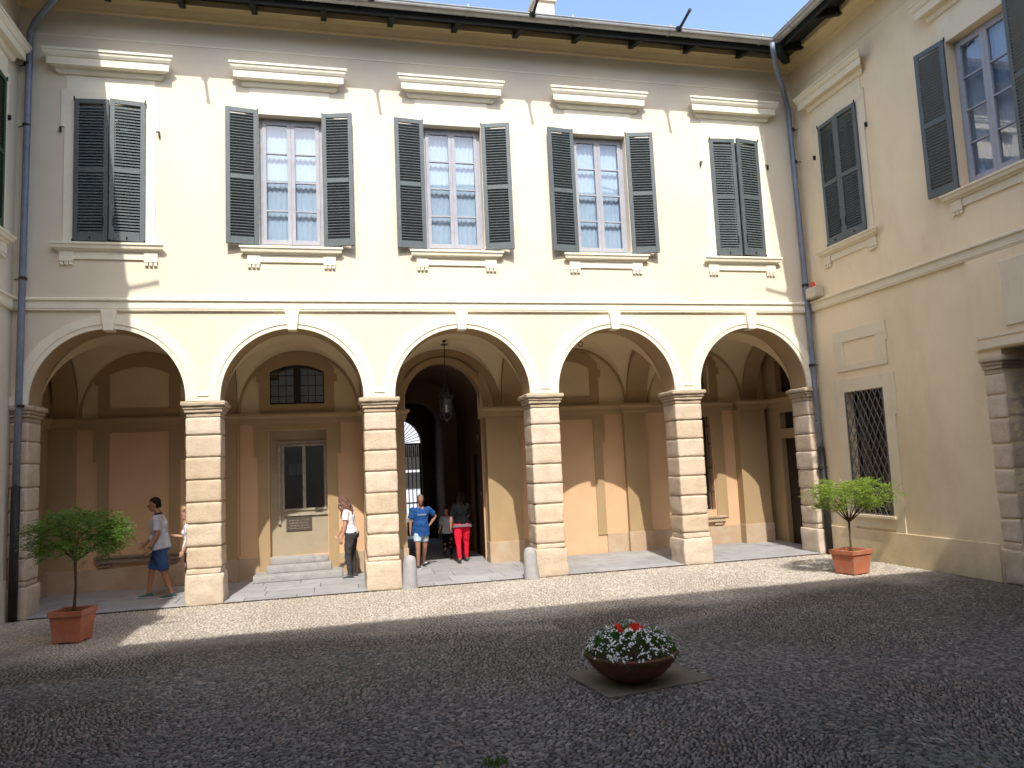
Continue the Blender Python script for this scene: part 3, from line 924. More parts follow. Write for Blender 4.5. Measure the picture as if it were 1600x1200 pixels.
# pilasters on the back wall with bases
PIL = [(EL, .60), (3.0, 3.46), (5.90, OP0 - .005), (OP1 + .005, 9.17), (11.62, 12.13), (14.36, 15.05)]
for (a, c) in PIL:
    d = .12 if c < 14 else .25
    if a in (5.90, OP1 + .005): d = .28
    p = MB().box(a, c, BD - d, BD, 0, 3.05).build('pilaster', 'brown_plaster', north, bev=.004)
    MB().box(a - .02, c + .02, BD - d - .02, BD, 0, .45).build('pilaster_base', 'dado_plaster', p, bev=.004)
IMP = [(0, 3.05), (.03, 3.05), (.035, 3.08), (.05, 3.085), (.06, 3.17), (.10, 3.20), (.115, 3.22), (.115, 3.26), (0, 3.265)]
def impost(u0, u1, y, m0=0, m1=0):
    m_ = MB().prof(IMP, u0, u1, m0, m1); m_.v = [(x, yy + y, z) for x, yy, z in m_.v]
    return m_.build('impost_moulding', 'brown_plaster', north)
segs = sorted(PIL)
last = EL
for (a, c) in segs:
    d = .12 if c < 14 else .25
    if a in (5.90, OP1 + .005): d = .28
    if last < a and not (last >= OP0 - .01 and a <= OP1 + .01): impost(last, a, BD)
    impost(a, c, BD - d, 1 if a > EL else 0, 1)
    last = c
impost(last, ER, BD)
# bay 1 and 5 sills
for (a, c, z) in ((.94, 2.44, .62), (13.0, 13.98, .62)):
    MB().box(a, c, BD - .12, BD, z, z + .045).box(a + .03, c - .03, BD - .09, BD, z - .09, z - .003).box(a + .08, a + .28, BD - .06, BD, z - .16, z - .093).box(c - .28, c - .08, BD - .06, BD, z - .16, z - .093).build('window_ledge', 'wood_ledge' if a < 5 else 'dado_plaster', north, bev=.004)
# bay 5 grille window
w5 = MB().box(13.05, 13.78, BD + .25, BD + .27, .80, 2.93).build('window', 'room_dark', north)
for k in range(5):
    x = 13.05 + .73 * (k + .5) / 5
    MB().tube([(x, BD + .03, .80), (x, BD + .03, 2.93)], .011, 6).build('grille_bar', 'black_iron', w5)
for z in (1.2, 1.75, 2.3, 2.7): MB().box(13.05, 13.78, BD + .02, BD + .04, z - .01, z + .01).build('grille_bar', 'black_iron', w5)
lw5 = MB().box(13.05, 13.78, BD + .2, BD + .22, 3.45, 4.2).build('window', 'room_dark', north)
# lunette window of bay 2: black frame, small panes
def lunette_window(x0, x1, z0, z1, zc):
    cx, hw = (x0 + x1) / 2, (x1 - x0) / 2
    y0, y1 = BD + .03, BD + .08
    def zt(x, d=0): return z1 + (zc - z1) * (1 - ((x - cx) / hw) ** 2) - d
    m_ = MB(); N = 24
    m_.box(x0, x0 + .05, y0, y1, z0, z1 + .01); m_.box(x1 - .05, x1, y0, y1, z0, z1 + .01)
    m_.box(x0 + .05, x1 - .05, y0, y1, z0, z0 + .055); m_.box(cx - .07, cx + .07, y0 - .01, y1, z0 + .055, zc - .03)
    for k in range(N):
        a = x0 + (x1 - x0) * k / N; c = x0 + (x1 - x0) * (k + 1) / N
        m_.quad((a, y0 - .002, zt(a, .055)), (c, y0 - .002, zt(c, .055)), (c, y0 - .002, zt(c)), (a, y0 - .002, zt(a)))
        m_.quad((a, y0, zt(a, .055)), (a, y1, zt(a, .055)), (c, y1, zt(c, .055)), (c, y0, zt(c, .055)))
        # wall above the segmental head
        m_.quad((a, y0 - .003, zt(a) - .001), (c, y0 - .003, zt(c) - .001), (c, y0 - .003, zc + .02), (a, y0 - .003, zc + .02))
    w = m_.build('lunette_window', 'dark_wood', north)
    fill = MB()
    for k in range(N):
        a = x0 + (x1 - x0) * k / N; c = x0 + (x1 - x0) * (k + 1) / N
        fill.quad((a, BD + .001, zt(a)), (c, BD + .001, zt(c)), (c, BD + .001, zc + .02), (a, BD + .001, zc + .02))
        fill.quad((a, BD + .001, zt(a)), (a, BD + .028, zt(a)), (c, BD + .028, zt(c)), (c, BD + .001, zt(c)))
    fill.build('window_head', 'brown_plaster', north)
    for s_ in (-1, 1):
        xa, xb = (x0 + .05, cx - .07) if s_ < 0 else (cx + .07, x1 - .05)
        for k in range(3):
            a = xa + (xb - xa) * k / 3; c = xa + (xb - xa) * (k + 1) / 3
            zz = [z0 + .055, z0 + .19, z0 + .40, z0 + .61, zt((a + c) / 2, .05)]
            for j in range(4):
                if zz[j + 1] - zz[j] > .02:
                    MB().quad((a + .004, y0 + .02, zz[j] + .004), (c - .004, y0 + .02, zz[j] + .004), (c - .004, y0 + .02, zz[j + 1] - .004), (a + .004, y0 + .02, zz[j + 1] - .004)).build('pane', 'dark_glass', w)
            if k: MB().box(a - .006, a + .006, y0 + .005, y0 + .035, z0 + .055, zt(a, .05)).build('glazing_bar', 'black_iron', w)
        for z in (.19, .40, .61): MB().box(xa, xb, y0 + .006, y0 + .034, z0 + z - .006, z0 + z + .006).build('glazing_bar', 'black_iron', w)
    MB().quad((x0, y1 + .08, z0), (x1, y1 + .08, z0), (x1, y1 + .08, zc), (x0, y1 + .08, zc)).build('window_blind', 'niche_plaster', w)
lunette_window(4.068, 5.187, 3.43, 4.12, 4.25)
# niche of bay 2: recessed pale panel with the glazed door, plaque below, steps
NY = BD + .22
mb = MB(); wall_rect(mb, 3.95, 5.32, 0.0, 3.05, [(4.30, 5.17, 1.30, 2.65)], .05, NY)
mb.build('niche_panel', 'niche_plaster', north)
gd = MB()
for a, c in ((4.30, 4.345), (4.70, 4.765), (5.125, 5.17)): gd.box(a, c, NY - .03, NY + .03, 1.30, 2.65)
for z0, z1 in ((1.30, 1.345), (2.60, 2.65)): gd.box(4.3455, 5.1245, NY - .029, NY + .029, z0, z1)
gdo = gd.build('glazed_door', 'grey_wood', north, bev=.003)
for a, c in ((4.35, 4.70), (4.765, 5.125)): MB().quad((a, NY, 1.345), (c, NY, 1.345), (c, NY, 2.60), (a, NY, 2.60)).build('pane', 'dark_glass', gdo)
MB().box(4.22, 5.24, NY - .055, NY - .001, 2.665, 2.70).box(4.22, 4.27, NY - .055, NY - .001, 1.05, 2.664).build('door_rail', 'grey_wood', gdo)
MB().box(4.33, 5.20, NY - .04, NY - .001, 1.20, 1.245).build('door_ledge', 'grey_wood', gdo)
MB().box(4.1, 5.3, NY + .9, NY + .92, .3, 2.9).build('room_back', 'room_dark', north)
MB().box(3.9, 3.92, NY + .05, NY + .92, .3, 2.9).box(5.34, 5.36, NY + .05, NY + .92, .3, 2.9).box(3.9, 5.36, NY + .05, NY + .92, 2.9, 2.95).build('room_side', 'room_dark', north)
for k in range(4):
    z = 2.06 + .0 * k
    MB().box(4.38 + .085 * k, 4.44 + .085 * k, NY + .86, NY + .89, 2.02, 2.25).build('back_window_pane', 'white_wall', gdo)
pl = MB().box(4.37, 4.87, NY - .025, NY, .90, 1.17).build('plaque', 'plaque_metal', gdo, bev=.004)
for r_ in range(4):
    x = 4.42 + rnd.uniform(0, .03)
    while x < 4.80:
        w_ = rnd.uniform(.02, .06); MB().box(x, min(x + w_, 4.82), NY - .028, NY - .0255, 1.10 - r_ * .053, 1.117 - r_ * .053).build('lettering_line', 'plaque_lettering', pl)
        x += w_ + .015
st = []
for (x0, x1, y0, z0, z1) in ((3.80, 5.45, 1.86, .03, .155), (4.02, 5.24, 2.16, .155, .29), (4.08, 5.18, 2.40, .29, .42)):
    m_ = rough_block(x0, x1, y0, BD + .22, z0 + .001, z1, x0, .012, .003)
    st.append(link('entrance_step', m_, 'step_stone', north))
# end walls of the portico
def endwall(x, sgn):
    m_ = MB()
    Y0 = PD - .1
    if sgn > 0:
        # door wall on the right
        holes = [(.95, 1.90, 0, 2.34), (.95, 1.90, 2.56, 2.93), (1.02, 1.95, 3.38, 4.12)]
        wall_rect(m_, 0.0, 2.9, 0, 4.86, holes, .3, 0)
        m_.v = [(x + yy, uu, zz) for uu, yy, zz in m_.v]
    else:
        m_.quad((x, 0, 0), (x, BD, 0), (x, BD, 4.86), (x, 0, 4.86))
    return m_.build('portico_end_wall', 'brown_plaster', north)
endwall(ER, 1); endwall(EL, -1)
dr = MB().box(ER + .12, ER + .16, .95, 1.90, 0, 2.34).build('side_door', 'dark_wood', north)
for z0, z1 in ((.15, 1.0), (1.1, 2.2)):
    for y0, y1 in ((1.02, 1.38), (1.46, 1.84)): MB().box(ER + .105, ER + .119, y0, y1, z0, z1).build('door_panel', 'dark_wood', dr, bev=.005)
MB().box(ER + .15, ER + .17, .95, 1.90, 2.56, 2.93).build('transom_window', 'room_dark', north)
MB().box(ER + .15, ER + .17, 1.02, 1.95, 3.38, 4.12).build('lunette_window', 'room_dark', north)
m_ = MB().prof(IMP, -BD, -PD + .02); m_.v = [(ER + 0 + yy, -u, z) for u, yy, z in m_.v]; m_.build('impost_moulding', 'brown_plaster', north)
m_ = MB().prof(IMP, PD - .02, BD); m_.v = [(EL - yy, u, z) for u, yy, z in m_.v]; m_.build('impost_moulding', 'brown_plaster', north)
MB().box(EL, EL + .04, PD, BD, 0, .43).build('dado', 'dado_plaster', north)

# passage through the building (drops gently to the street gate)
PY1 = 12.0
def pz(y): return -.30 * max(0, (y - 2.8)) / (PY1 - 2.8)
PXL, PXR = 6.72, 8.62
mb = MB()
dh = (4.3, 5.15, 0, 2.35)
def side(x, hole=None):
    m_ = MB()
    if hole:
        wall_rect(m_, BD + .3, PY1, -.4, ZI, [hole], .25, 0); m_.v = [(x + yy, u, z) for u, yy, z in m_.v]
    else: m_.quad((x, BD + .3, -.4), (x, PY1, -.4), (x, PY1, ZI), (x, BD + .3, ZI))
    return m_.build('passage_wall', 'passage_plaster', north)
side(PXL); side(PXR, (4.25, 5.10, -.3, 2.30))
MB().box(PXR + .08, PXR + .12, 4.25, 5.10, -.3, 2.30).build('passage_door', 'dark_wood', north)
mb = MB(); n = 24; pcx2, prx2 = (PXL + PXR) / 2, (PXR - PXL) / 2
for k in range(n + 1):
    t = math.pi * k / n
    mb.v += [(pcx2 - prx2 * math.cos(t), BD + .28, ZI + 1.12 * math.sin(t)), (pcx2 - prx2 * math.cos(t), PY1, ZI + 1.12 * math.sin(t))]
mb.f = [(2 * k, 2 * k + 1, 2 * k + 3, 2 * k + 2) for k in range(n)]
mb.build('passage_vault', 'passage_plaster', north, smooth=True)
# inner arch half way
mb = MB(); yy0 = 7.0; n = 24
pq = [(7.45 - .78 * math.cos(math.pi * k / n), 2.95 + .85 * math.sin(math.pi * k / n)) for k in range(n + 1)]
for (a, za), (c, zc) in zip(pq[:-1], pq[1:]):
    mb.quad((a, yy0, za), (c, yy0, zc), (c, yy0, 4.5), (a, yy0, 4.5)); mb.quad((a, yy0, za), (a, yy0 + .3, za), (c, yy0 + .3, zc), (c, yy0, zc))
mb.box(PXL, 6.67, yy0, yy0 + .3, -.3, 4.4); mb.box(8.23, PXR, yy0, yy0 + .3, -.3, 4.4)
mb.quad((8.23, yy0, 2.95), (8.23, yy0, 4.5), (8.23, yy0, 4.5))
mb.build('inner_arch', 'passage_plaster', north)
# gate wall
GX, GR, GY = 7.37, .83, PY1 - .1
GZ = 2.83
mb = MB()
pq = [(GX - GR * math.cos(math.pi * k / n), GZ + GR * math.sin(math.pi * k / n)) for k in range(n + 1)]
for (a, za), (c, zc) in zip(pq[:-1], pq[1:]):
    mb.quad((a, GY, za), (c, GY, zc), (c, GY, 4.6), (a, GY, 4.6)); mb.quad((a, GY, za), (a, GY + .35, za), (c, GY + .35, zc), (c, GY, zc))
mb.box(PXL - 1, GX - GR, GY, GY + .35, -.4, 4.6); mb.box(GX + GR, PXR + 1, GY, GY + .35, -.4, 4.6)
mb.build('gate_wall', 'passage_plaster', north)
# outer shell of the wing so the street side and roof are closed
MB().quad((EL - 1, PY1 + .3, 4.0), (ER + 6, PY1 + .3, 4.0), (ER + 6, PY1 + .3, 10.6), (EL - 1, PY1 + .3, 10.6)).quad((PXR + .9, PY1 + .3, -.4), (ER + 6, PY1 + .3, -.4), (ER + 6, PY1 + .3, 4.0), (PXR + .9, PY1 + .3, 4.0)).quad((EL - 1, PY1 + .3, -.4), (PXL - .9, PY1 + .3, -.4), (PXL - .9, PY1 + .3, 4.0), (EL - 1, PY1 + .3, 4.0)).build('street_wall', 'white_wall', north)
MB().quad((EL - 5, 4.9, 12.0), (ER + 5, 4.9, 12.0), (ER + 5, PY1 + 1.0, 10.4), (EL - 5, PY1 + 1.0, 10.4)).build('rear_roof', 'roof_clay', north)

# small fittings on the piers beside the passage
for (x, y, z, w, h) in ((PXR - .012, 4.0, 2.62, .012, .14), (PXR - .012, 3.85, 1.35, .012, .09)):
    MB().box(x, x + .011, y, y + .10, z, z + h).build('wall_plate', 'panel_cream', north, bev=.003)
MB().tube([(3.52, BD - .10, .5), (3.52, BD - .10, 3.04)], .008, 6).build('conduit', 'brown_plaster', north)
# pipes
def pipe(b, pts, rad, name, mat): return MB().tube(pts, rad, 10).build(name, mat, b, smooth=True)
dp = pipe(north, [(1.43, -.97, 10.02), (1.40, -.94, 9.93), (.66, -.14, 9.66), (.575, -.085, 9.5), (.565, -.085, 8.5), (.545, -.085, 6.0), (.53, -.085, 3.6), (.515, -.085, 2.0)], .052, 'downpipe', 'pipe_metal')
pipe(dp, [(.515, -.085, 2.05), (.51, -.085, .02)], .065, 'pipe_foot', 'cast_iron')
for z in (8.95, 7.9, 5.35, 3.3): MB().tube([(.55, -.085, z - .02), (.55, -.085, z + .02)], .062, 10).bar((.55, -.085, z), (.40, .0, z), .012).build('pipe_bracket', 'cast_iron', dp)
dp = pipe(north, [(13.86, -.95, 10.04), (13.87, -.93, 9.92), (14.05, -.72, 9.75), (14.55, -.22, 9.35), (14.69, -.10, 9.15), (14.70, -.09, 8.9), (14.745, -.09, 6.0), (14.76, -.09, 3.4), (14.78, -.09, 2.05)], .052, 'downpipe', 'pipe_metal')
pipe(dp, [(14.78, -.09, 2.1), (14.78, -.09, .02)], .066, 'pipe_foot', 'cast_iron')
for z in (8.7, 8.0, 5.40, 3.75, 1.7): MB().tube([(14.74, -.09, z - .025), (14.74, -.09, z + .025)], .062, 10).bar((14.74, -.09, z), (14.86, -.14, z), .012).build('pipe_bracket', 'cast_iron', dp)
for z in (4.9, 2.6): MB().tube([(14.755, -.09, z - .015), (14.755, -.09, z + .015)], .058, 10).build('pipe_collar', 'pipe_metal', dp)

# ------------------------------------------------------------------ SIDE AND REAR WINGS
def wing(name, loc, rz, length, centers, open_set, mat_wall, trim, ground_holes, over, ov0, ov1, spouts, raf0, green=False, ztop=10.30, zshift=0.0):
    b = empty(name, loc, rz)
    m_ = MB()
    wall_rect(m_, 0, length, 4.84, 10.30, [(c - .54, c + .54, WZ0, WZ1) for c in centers], .34)
    m_.build('upper_wall', mat_wall, b)
    m_ = MB(); wall_rect(m_, 0, length, 0, 4.84, ground_holes, .45)
    m_.build('lower_wall', mat_wall, b)
    MB().prof(BELT, .0, length).build('string_course', trim, b)
    MB().prof(CORN, .0, length).build('cornice', 'soffit_cream', b)
    MB().prof(RAIL, .0, length).build('frieze_rail', trim, b)
    for i, c in enumerate(centers):
        window_dressing(b, c, trim); casement(b, c, glass='clear_glass')
        mt = 'shutter_green' if green else 'shutter_paint'
        if i in open_set: win_open(b, c, mt, single=i < 2)
        else: win_closed(b, c, mt, single=i < 2, ang=(2, 4))
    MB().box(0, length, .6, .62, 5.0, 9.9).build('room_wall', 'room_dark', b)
    eave(b, 0, length, over, ov0, ov1, raf0=raf0, spouts=spouts, tiles=False)
    return b
# right wing: u = -y
rc = [1.356, 4.53, 7.7, 10.87]
gh = (.86, 1.885, .84, 3.12)
PO = (4.36, 7.3, 0, 3.42)
right = wing('side_building', (XR, 0, 0), -math.pi / 2, 14.1, rc, {1, 2}, 'wall_side', 'trim_side', [gh, PO, (9.9, 11.9, .84, 3.12)], .98, .95, 0.0, (4.2, 7.1, 10.0), .7)
tag(right, 'shaded peach side building on the right with diamond grille window and ground floor opening', 'building')
# plinth, grille window surround and raised panel
MB().box(.07, 3.98, -.03, 0, 0, .56).build('plinth', 'wall_side', right, bev=.006)
m_ = MB(); a, c = gh[0], gh[1]
m_.box(a - .24, a, -.022, 0, .45, 3.37); m_.box(c, c + .24, -.022, 0, .45, 3.37); m_.box(a, c, -.022, 0, 3.12, 3.37)
m_.box(a, c, -.022, 0, .60, .78)
m_.box(a - .30, a - .24, -.022, 0, 2.62, 3.37); m_.box(c + .24, c + .30, -.022, 0, 2.62, 3.37)
m_.build('window_surround', 'trim_side', right, bev=.003)
MB().box(a - .06, c + .06, -.075, 0, .785, .838).build('window_sill', 'trim_side', right, bev=.004)
m_ = MB()
m_.box(a - .20, c + .20, -.022, 0, 4.08, 4.30); m_.box(a - .20, c + .20, -.022, 0, 3.46, 3.62) if False else None
m_.box(a - .16, a + .06, -.022, 0, 3.64, 4.08); m_.box(c - .06, c + .18, -.022, 0, 3.64, 4.08)
m_.box(a - .16, c + .18, -.022, 0, 3.52, 3.64); m_.box(a - .22, a - .16, -.022, 0, 3.95, 4.08); m_.box(c + .18, c + .22, -.022, 0, 3.95, 4.08)
m_.build('raised_panel', 'trim_side', right, bev=.003)
gw = MB()
gw.box(a, a + .06, .16, .2, .84, 3.12).box(c - .06, c, .16, .2, .84, 3.12).box(a + .06, c - .06, .16, .2, 3.06, 3.12).box(a + .06, c - .06, .16, .2, .84, .9)
gw.box((a + c) / 2 - .04, (a + c) / 2 + .04, .159, .2, .9, 3.06)
gwo = gw.build('window', 'dark_wood', right)
for k in range(2):
    x0, x1 = (a + .06, (a + c) / 2 - .04) if k == 0 else ((a + c) / 2 + .04, c - .06)
    MB().quad((x0, .18, .9), (x1, .18, .9), (x1, .18, 3.06), (x0, .18, 3.06)).build('pane', 'dark_glass', gwo)
MB().box(a - .1, c + .1, .44, .46, .7, 3.2).build('room_wall', 'room_dark', right)
# diamond lattice, each bar a part
gg = MB()
W_, H_ = c - a, 3.12 - .84
stepu, slope = .145, 2.0
k = 0
def clipseg(u0, s_):
    """line u = u0 + s_*(z)/slope, z 0..H clipped to 0..W"""
    z0, z1 = 0.0, H_
    f = lambda z: u0 + s_ * z / slope
    zz = [z0, z1]
    za = (0 - u0) * slope / s_; zb = (W_ - u0) * slope / s_
    lo, hi = max(0, min(za, zb)), min(H_, max(za, zb))
    return (f(lo), lo, f(hi), hi) if hi - lo > .03 else None
for s_ in (1, -1):
    u0 = -H_ / slope if s_ > 0 else 0.0
    while u0 < W_ + H_ / slope:
        q = clipseg(u0, s_)
        if q: MB().bar((a + q[0], -.012 + .007 * s_, .84 + q[1]), (a + q[2], -.012 + .007 * s_, .84 + q[3]), .012, .012).build('grille_bar', 'grille_iron', gwo)
        u0 += stepu
MB().box(a, a + .02, -.03, .0, .84, 3.12).box(c - .02, c, -.03, .0, .84, 3.12).build('grille_frame', 'grille_iron', gwo)
# the portico of the right wing: pier, lintel, raised panels above
MB().box(3.95, 7.7, -.05, 0, 3.43, 4.834).build('lintel_wall', 'wall_side', right, bev=.004)
MB().box(4.02, 7.6, -.065, -.0505, 3.45, 3.56).box(4.02, 7.6, -.065, -.0505, 3.60, 3.64).build('lintel_moulding', 'trim_side', right)
MB().box(4.55, 7.2, -.075, -.0505, 3.72, 4.68).build('raised_panel', 'trim_side', right, bev=.012)
stack_pillar(right, 4.03, 4.36, -.02, .53, 55.5, sides=(0, 1))
stack_pillar(right, 7.3, 7.63, -.02, .53, 66.5, sides=(1, 0))
MB().box(4.03, 4.06, -.06, -.03, .0, .3).build('corner_guard', 'capital_stone', right)
MB().box(3.5, 8.2, 3.3, 3.33, -.05, 3.6).box(3.5, 3.53, .46, 3.3, -.05, 3.6).box(8.17, 8.2, .46, 3.3, -.05, 3.6).box(3.5, 8.2, .46, 3.3, 3.55, 3.6).build('portico_room', 'room_dark', right)
# left wing: u = y + 14.1
lc = [14.1 - 1.12, 14.1 - 4.2, 14.1 - 7.3, 14.1 - 10.4]
left = wing('side_building', (XL, -14.1, 0), math.pi / 2, 14.1, lc, {1, 2}, 'wall_cream', 'trim_cream', [(3.0, 5.0, 0, 3.3), (8.4, 9.4, .84, 3.12)], 1.15, 0.0, .95, (9.9, 7.0, 4.1), .5, green=True)
tag(left, 'shaded cream side building at the left edge with window hood above dark green shutters', 'building')
MB().box(10.0, 14.03, -.035, 0, 0, .62).build('plinth', 'wall_cream', left, bev=.006)
MB().box(2.8, 5.2, .46, .48, -.05, 3.5).box(8.2, 9.6, .46, .48, .7, 3.2).build('room_wall', 'room_dark', left)
# rear building behind the viewer, taller
rear = empty('rear_building', (16.0, -14.1, 0), math.pi)
tag(rear, 'tall cream building closing the courtyard on the side behind the viewer', 'building')
m_ = MB(); rh = [(1.2 + 2.9 * i, 2.3 + 2.9 * i, z, z + 2.3) for i in range(5) for z in (1.0, 5.9, 9.2)]
rh = [h for h in rh if not (h[3] > 11.6)]
wall_rect(m_, -6, 22, 0, 12.55, rh, .3); m_.build('rear_wall', 'wall_cream', rear)
for h in rh:
    w = MB().box(h[0], h[1], .15, .17, h[2], h[3]).build('window', 'room_dark', rear)
    cxw = (h[0] + h[1]) / 2
    MB().box(cxw - .03, cxw + .03, .12, .148, h[2], h[3]).box(h[0], cxw - .031, .12, .148, h[2] + 1.1, h[2] + 1.15).box(cxw + .031, h[1], .12, .148, h[2] + 1.1, h[2] + 1.15).build('window_frame', 'window_paint', w)
MB().prof([(o, z + 2.25) for o, z in CORN], -6, 22).build('cornice', 'soffit_cream', rear)
MB().prof(BELT, -6, 22).build('string_course', 'trim_cream', rear)
MB().quad((-6, -.80, 12.46), (22, -.80, 12.46), (22, 5, 14.4), (-6, 5, 14.4)).box(-6, 22, -.80, -.76, 12.30, 12.455).quad((-6, -.76, 12.40), (22, -.76, 12.40), (22, .1, 12.56), (-6, .1, 12.56)).build('roof', 'roof_clay', rear)

# ------------------------------------------------------------------ STREET BEYOND THE GATE
street = MB().quad((-10, PY1 - .2, -.31), (30, PY1 - .2, -.31), (30, 40, -.31), (-10, 40, -.31)).build('street', 'slab_stone', None, kind='structure')
sb = empty('street_building', (0, 26, 0))
tag(sb, 'white sunlit building across the street with a dark archway seen through the gate', 'building')
m_ = MB(); hs = [(6.6, 7.5, -.3, 1.0)]
wall_rect(m_, -6, 24, -.3, 9, [(3.2, 4.6, 1.2, 3.4), (11, 12.4, 1.2, 3.4)], .3); m_.build('wall', 'white_wall', sb)
m_ = MB(); n = 20
acx = 9.2
pq = [(acx - 1.55 * math.cos(math.pi * k / n), 1.9 + 1.35 * math.sin(math.pi * k / n)) for k in range(n + 1)]
m_.v = [(x, -.05, z) for x, z in pq] + [(acx + 1.55, -.05, .95), (acx - 1.55, -.05, .95)]
m_.f = [tuple(range(len(m_.v)))]
m_.build('archway', 'room_dark', sb)
MB().box(acx - 1.5, acx + 1.5, -.09, -.055, 1.78, 1.90).build('fanlight_bar', 'white_wall', sb)
for x in (3.2, 11): MB().box(x, x + 1.4, .2, .22, 1.2, 3.4).build('window', 'room_dark', sb)

# iron gate with fanlight
gate = empty('iron_gate', (GX, GY + .2, -.3))
tag(gate, 'tall black iron gate with radiating fanlight at the end of the dark passage', 'gate')
gz = GZ + .3
for k in range(-10, 11):
    a_ = math.pi * (k + 10) / 20
    ca, sa = math.cos(a_), math.sin(a_)
    b0, b1 = .12, GR - .02
    MB().bar((b0 * ca, 0, gz + b0 * sa), (b1 * ca, 0, gz + b1 * sa), .022).build('fan_bar', 'black_iron', gate)
    t_ = .15
    if 0 < k + 10 < 20: MB().bar(((b1 - t_) * ca, -.004, gz + (b1 - t_) * sa), ((b1 - .03) * ca, -.004, gz + (b1 - .03) * sa), .045, .014).build('fan_tip', 'black_iron', gate)
MB().box(-GR + .01, GR - .01, -.03, .03, gz - .03, gz + .03).build('crossbar', 'black_iron', gate)
MB().box(-GR + .01, GR - .01, -.02, .02, gz - .42, gz - .40).build('crossbar', 'black_iron', gate)
for x in [-.78 + .13 * k for k in range(13)]: MB().tube([(x, 0, .05), (x, 0, gz)], .017, 6).build('upright_bar', 'black_iron', gate)
for x in [-.715 + .13 * k for k in range(12)]: MB().box(x - .02, x + .02, -.012, .012, gz - .40, gz - .07).build('gate_panel', 'black_iron', gate)
for x in (-.80, 0, .80): MB().box(x - .025, x + .025, -.025, .025, 0, gz - .03).build('gate_stile', 'black_iron', gate)
for z in (.1, 1.15): MB().box(-.79, .79, -.02, .02, z, z + .05).build('crossbar', 'black_iron', gate)
MB().box(-.78, .78, -.006, .006, .15, .55).build('kick_plate', 'black_iron', gate)

# ------------------------------------------------------------------ GROUND
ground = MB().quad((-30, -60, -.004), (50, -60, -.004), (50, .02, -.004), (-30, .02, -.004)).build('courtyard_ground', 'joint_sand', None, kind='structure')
tag(ground, 'grey pebble paved courtyard ground')
pf = MB().box(EL - .1, ER + .1, .0, BD + .3, -.05, .012).build('portico_floor', 'soil', None, kind='structure')
xs = EL
row_y = [.30, .86, 1.42, 1.98, BD - .04]
edge_x = EL + .02
rr = random.Random(3)
y0 = .30
MB_slabs = 0
def slab(x0, x1, y0, y1, z):
    me = MB().box(x0 + .004, x1 - .004, y0 + .004, y1 - .004, .0125, z).mesh('paving_slab', bev=.004)
    link('paving_slab', me, 'slab_stone', pf)
x = .42
while x < 14.8:      # edging stones between the pillars
    w = rr.uniform(.7, 1.2); x1 = min(x + w, 14.8)
    slab(x, x1, .005, .298, .028 + rr.uniform(0, .003)); x = x1
for j in range(4):
    x = EL - rr.uniform(0, .4)
    while x < ER:
        w = rr.uniform(.65, 1.0); slab(max(x, EL), min(x + w, ER), row_y[j], row_y[j + 1], .028 + rr.uniform(-.002, .003)); x += w
pas = MB(); pas.quad((PXL, BD + .29, .026), (PXR, BD + .29, .026), (PXR, PY1, -.30), (PXL, PY1, -.30)).quad((PXL - .2, BD - .03, .024), (PXR + .2, BD - .03, .024), (PXR + .2, BD + .3, .024), (PXL - .2, BD + .3, .024)).build('passage_floor', 'slab_stone', None, kind='structure')

# pebbles
def pebble_mesh(seed, rings=2, seg=6):
    r_ = random.Random(seed); v = []; f = []
    lv = [(1.0, -.15), (.78, .62)] if rings == 2 else [(1.0, .0)]
    for (rad, z) in lv:
        for k in range(seg):
            t = 2 * math.pi * k / seg + .2
            v.append((rad * math.cos(t) * r_.uniform(.9, 1.08), rad * math.sin(t) * r_.uniform(.9, 1.08), z))
    v.append((r_.uniform(-.1, .1), r_.uniform(-.1, .1), 1.0 if rings == 2 else .9))
    for i in range(len(lv) - 1):
        for k in range(seg): f.append((i * seg + k, i * seg + (k + 1) % seg, (i + 1) * seg + (k + 1) % seg, (i + 1) * seg + k))
    t0 = (len(lv) - 1) * seg
    for k in range(seg): f.append((t0 + k, t0 + (k + 1) % seg, len(v) - 1))
    return np.array(v), f
def in_slab(x, y):
    # stone slab under the bowl (rotated square)
    dx, dy = x - 8.07, y + 6.38; an = R(9)
    u, v = dx * math.cos(an) + dy * math.sin(an), -dx * math.sin(an) + dy * math.cos(an)
    return abs(u) < .56 and abs(v) < .44
camx, camy, camz = 5.291, -13.312, 2.089
cands = []
pr = random.Random(11)
y = -9.5
rowi = 0
while y < -.03:
    far = y > -4.2
    sp_ = .040 if not far else .044
    x = XL + .03 + (rowi % 2) * sp_ / 2
    while x < XR - .03:
        px_, py_ = x + pr.uniform(-.011, .011), y + pr.uniform(-.009, .009)
        if not in_slab(px_, py_): cands.append((px_, py_, far))
        x += sp_ * pr.uniform(.9, 1.12)
    y += sp_ * .78; rowi += 1
def pebble_attr(x, y):
    nz = noise.noise(Vector((x * .35, y * .35, 1.3)))
    ang = math.pi * 1.2 * nz + .5 * math.sin(x * .9)
    return ang
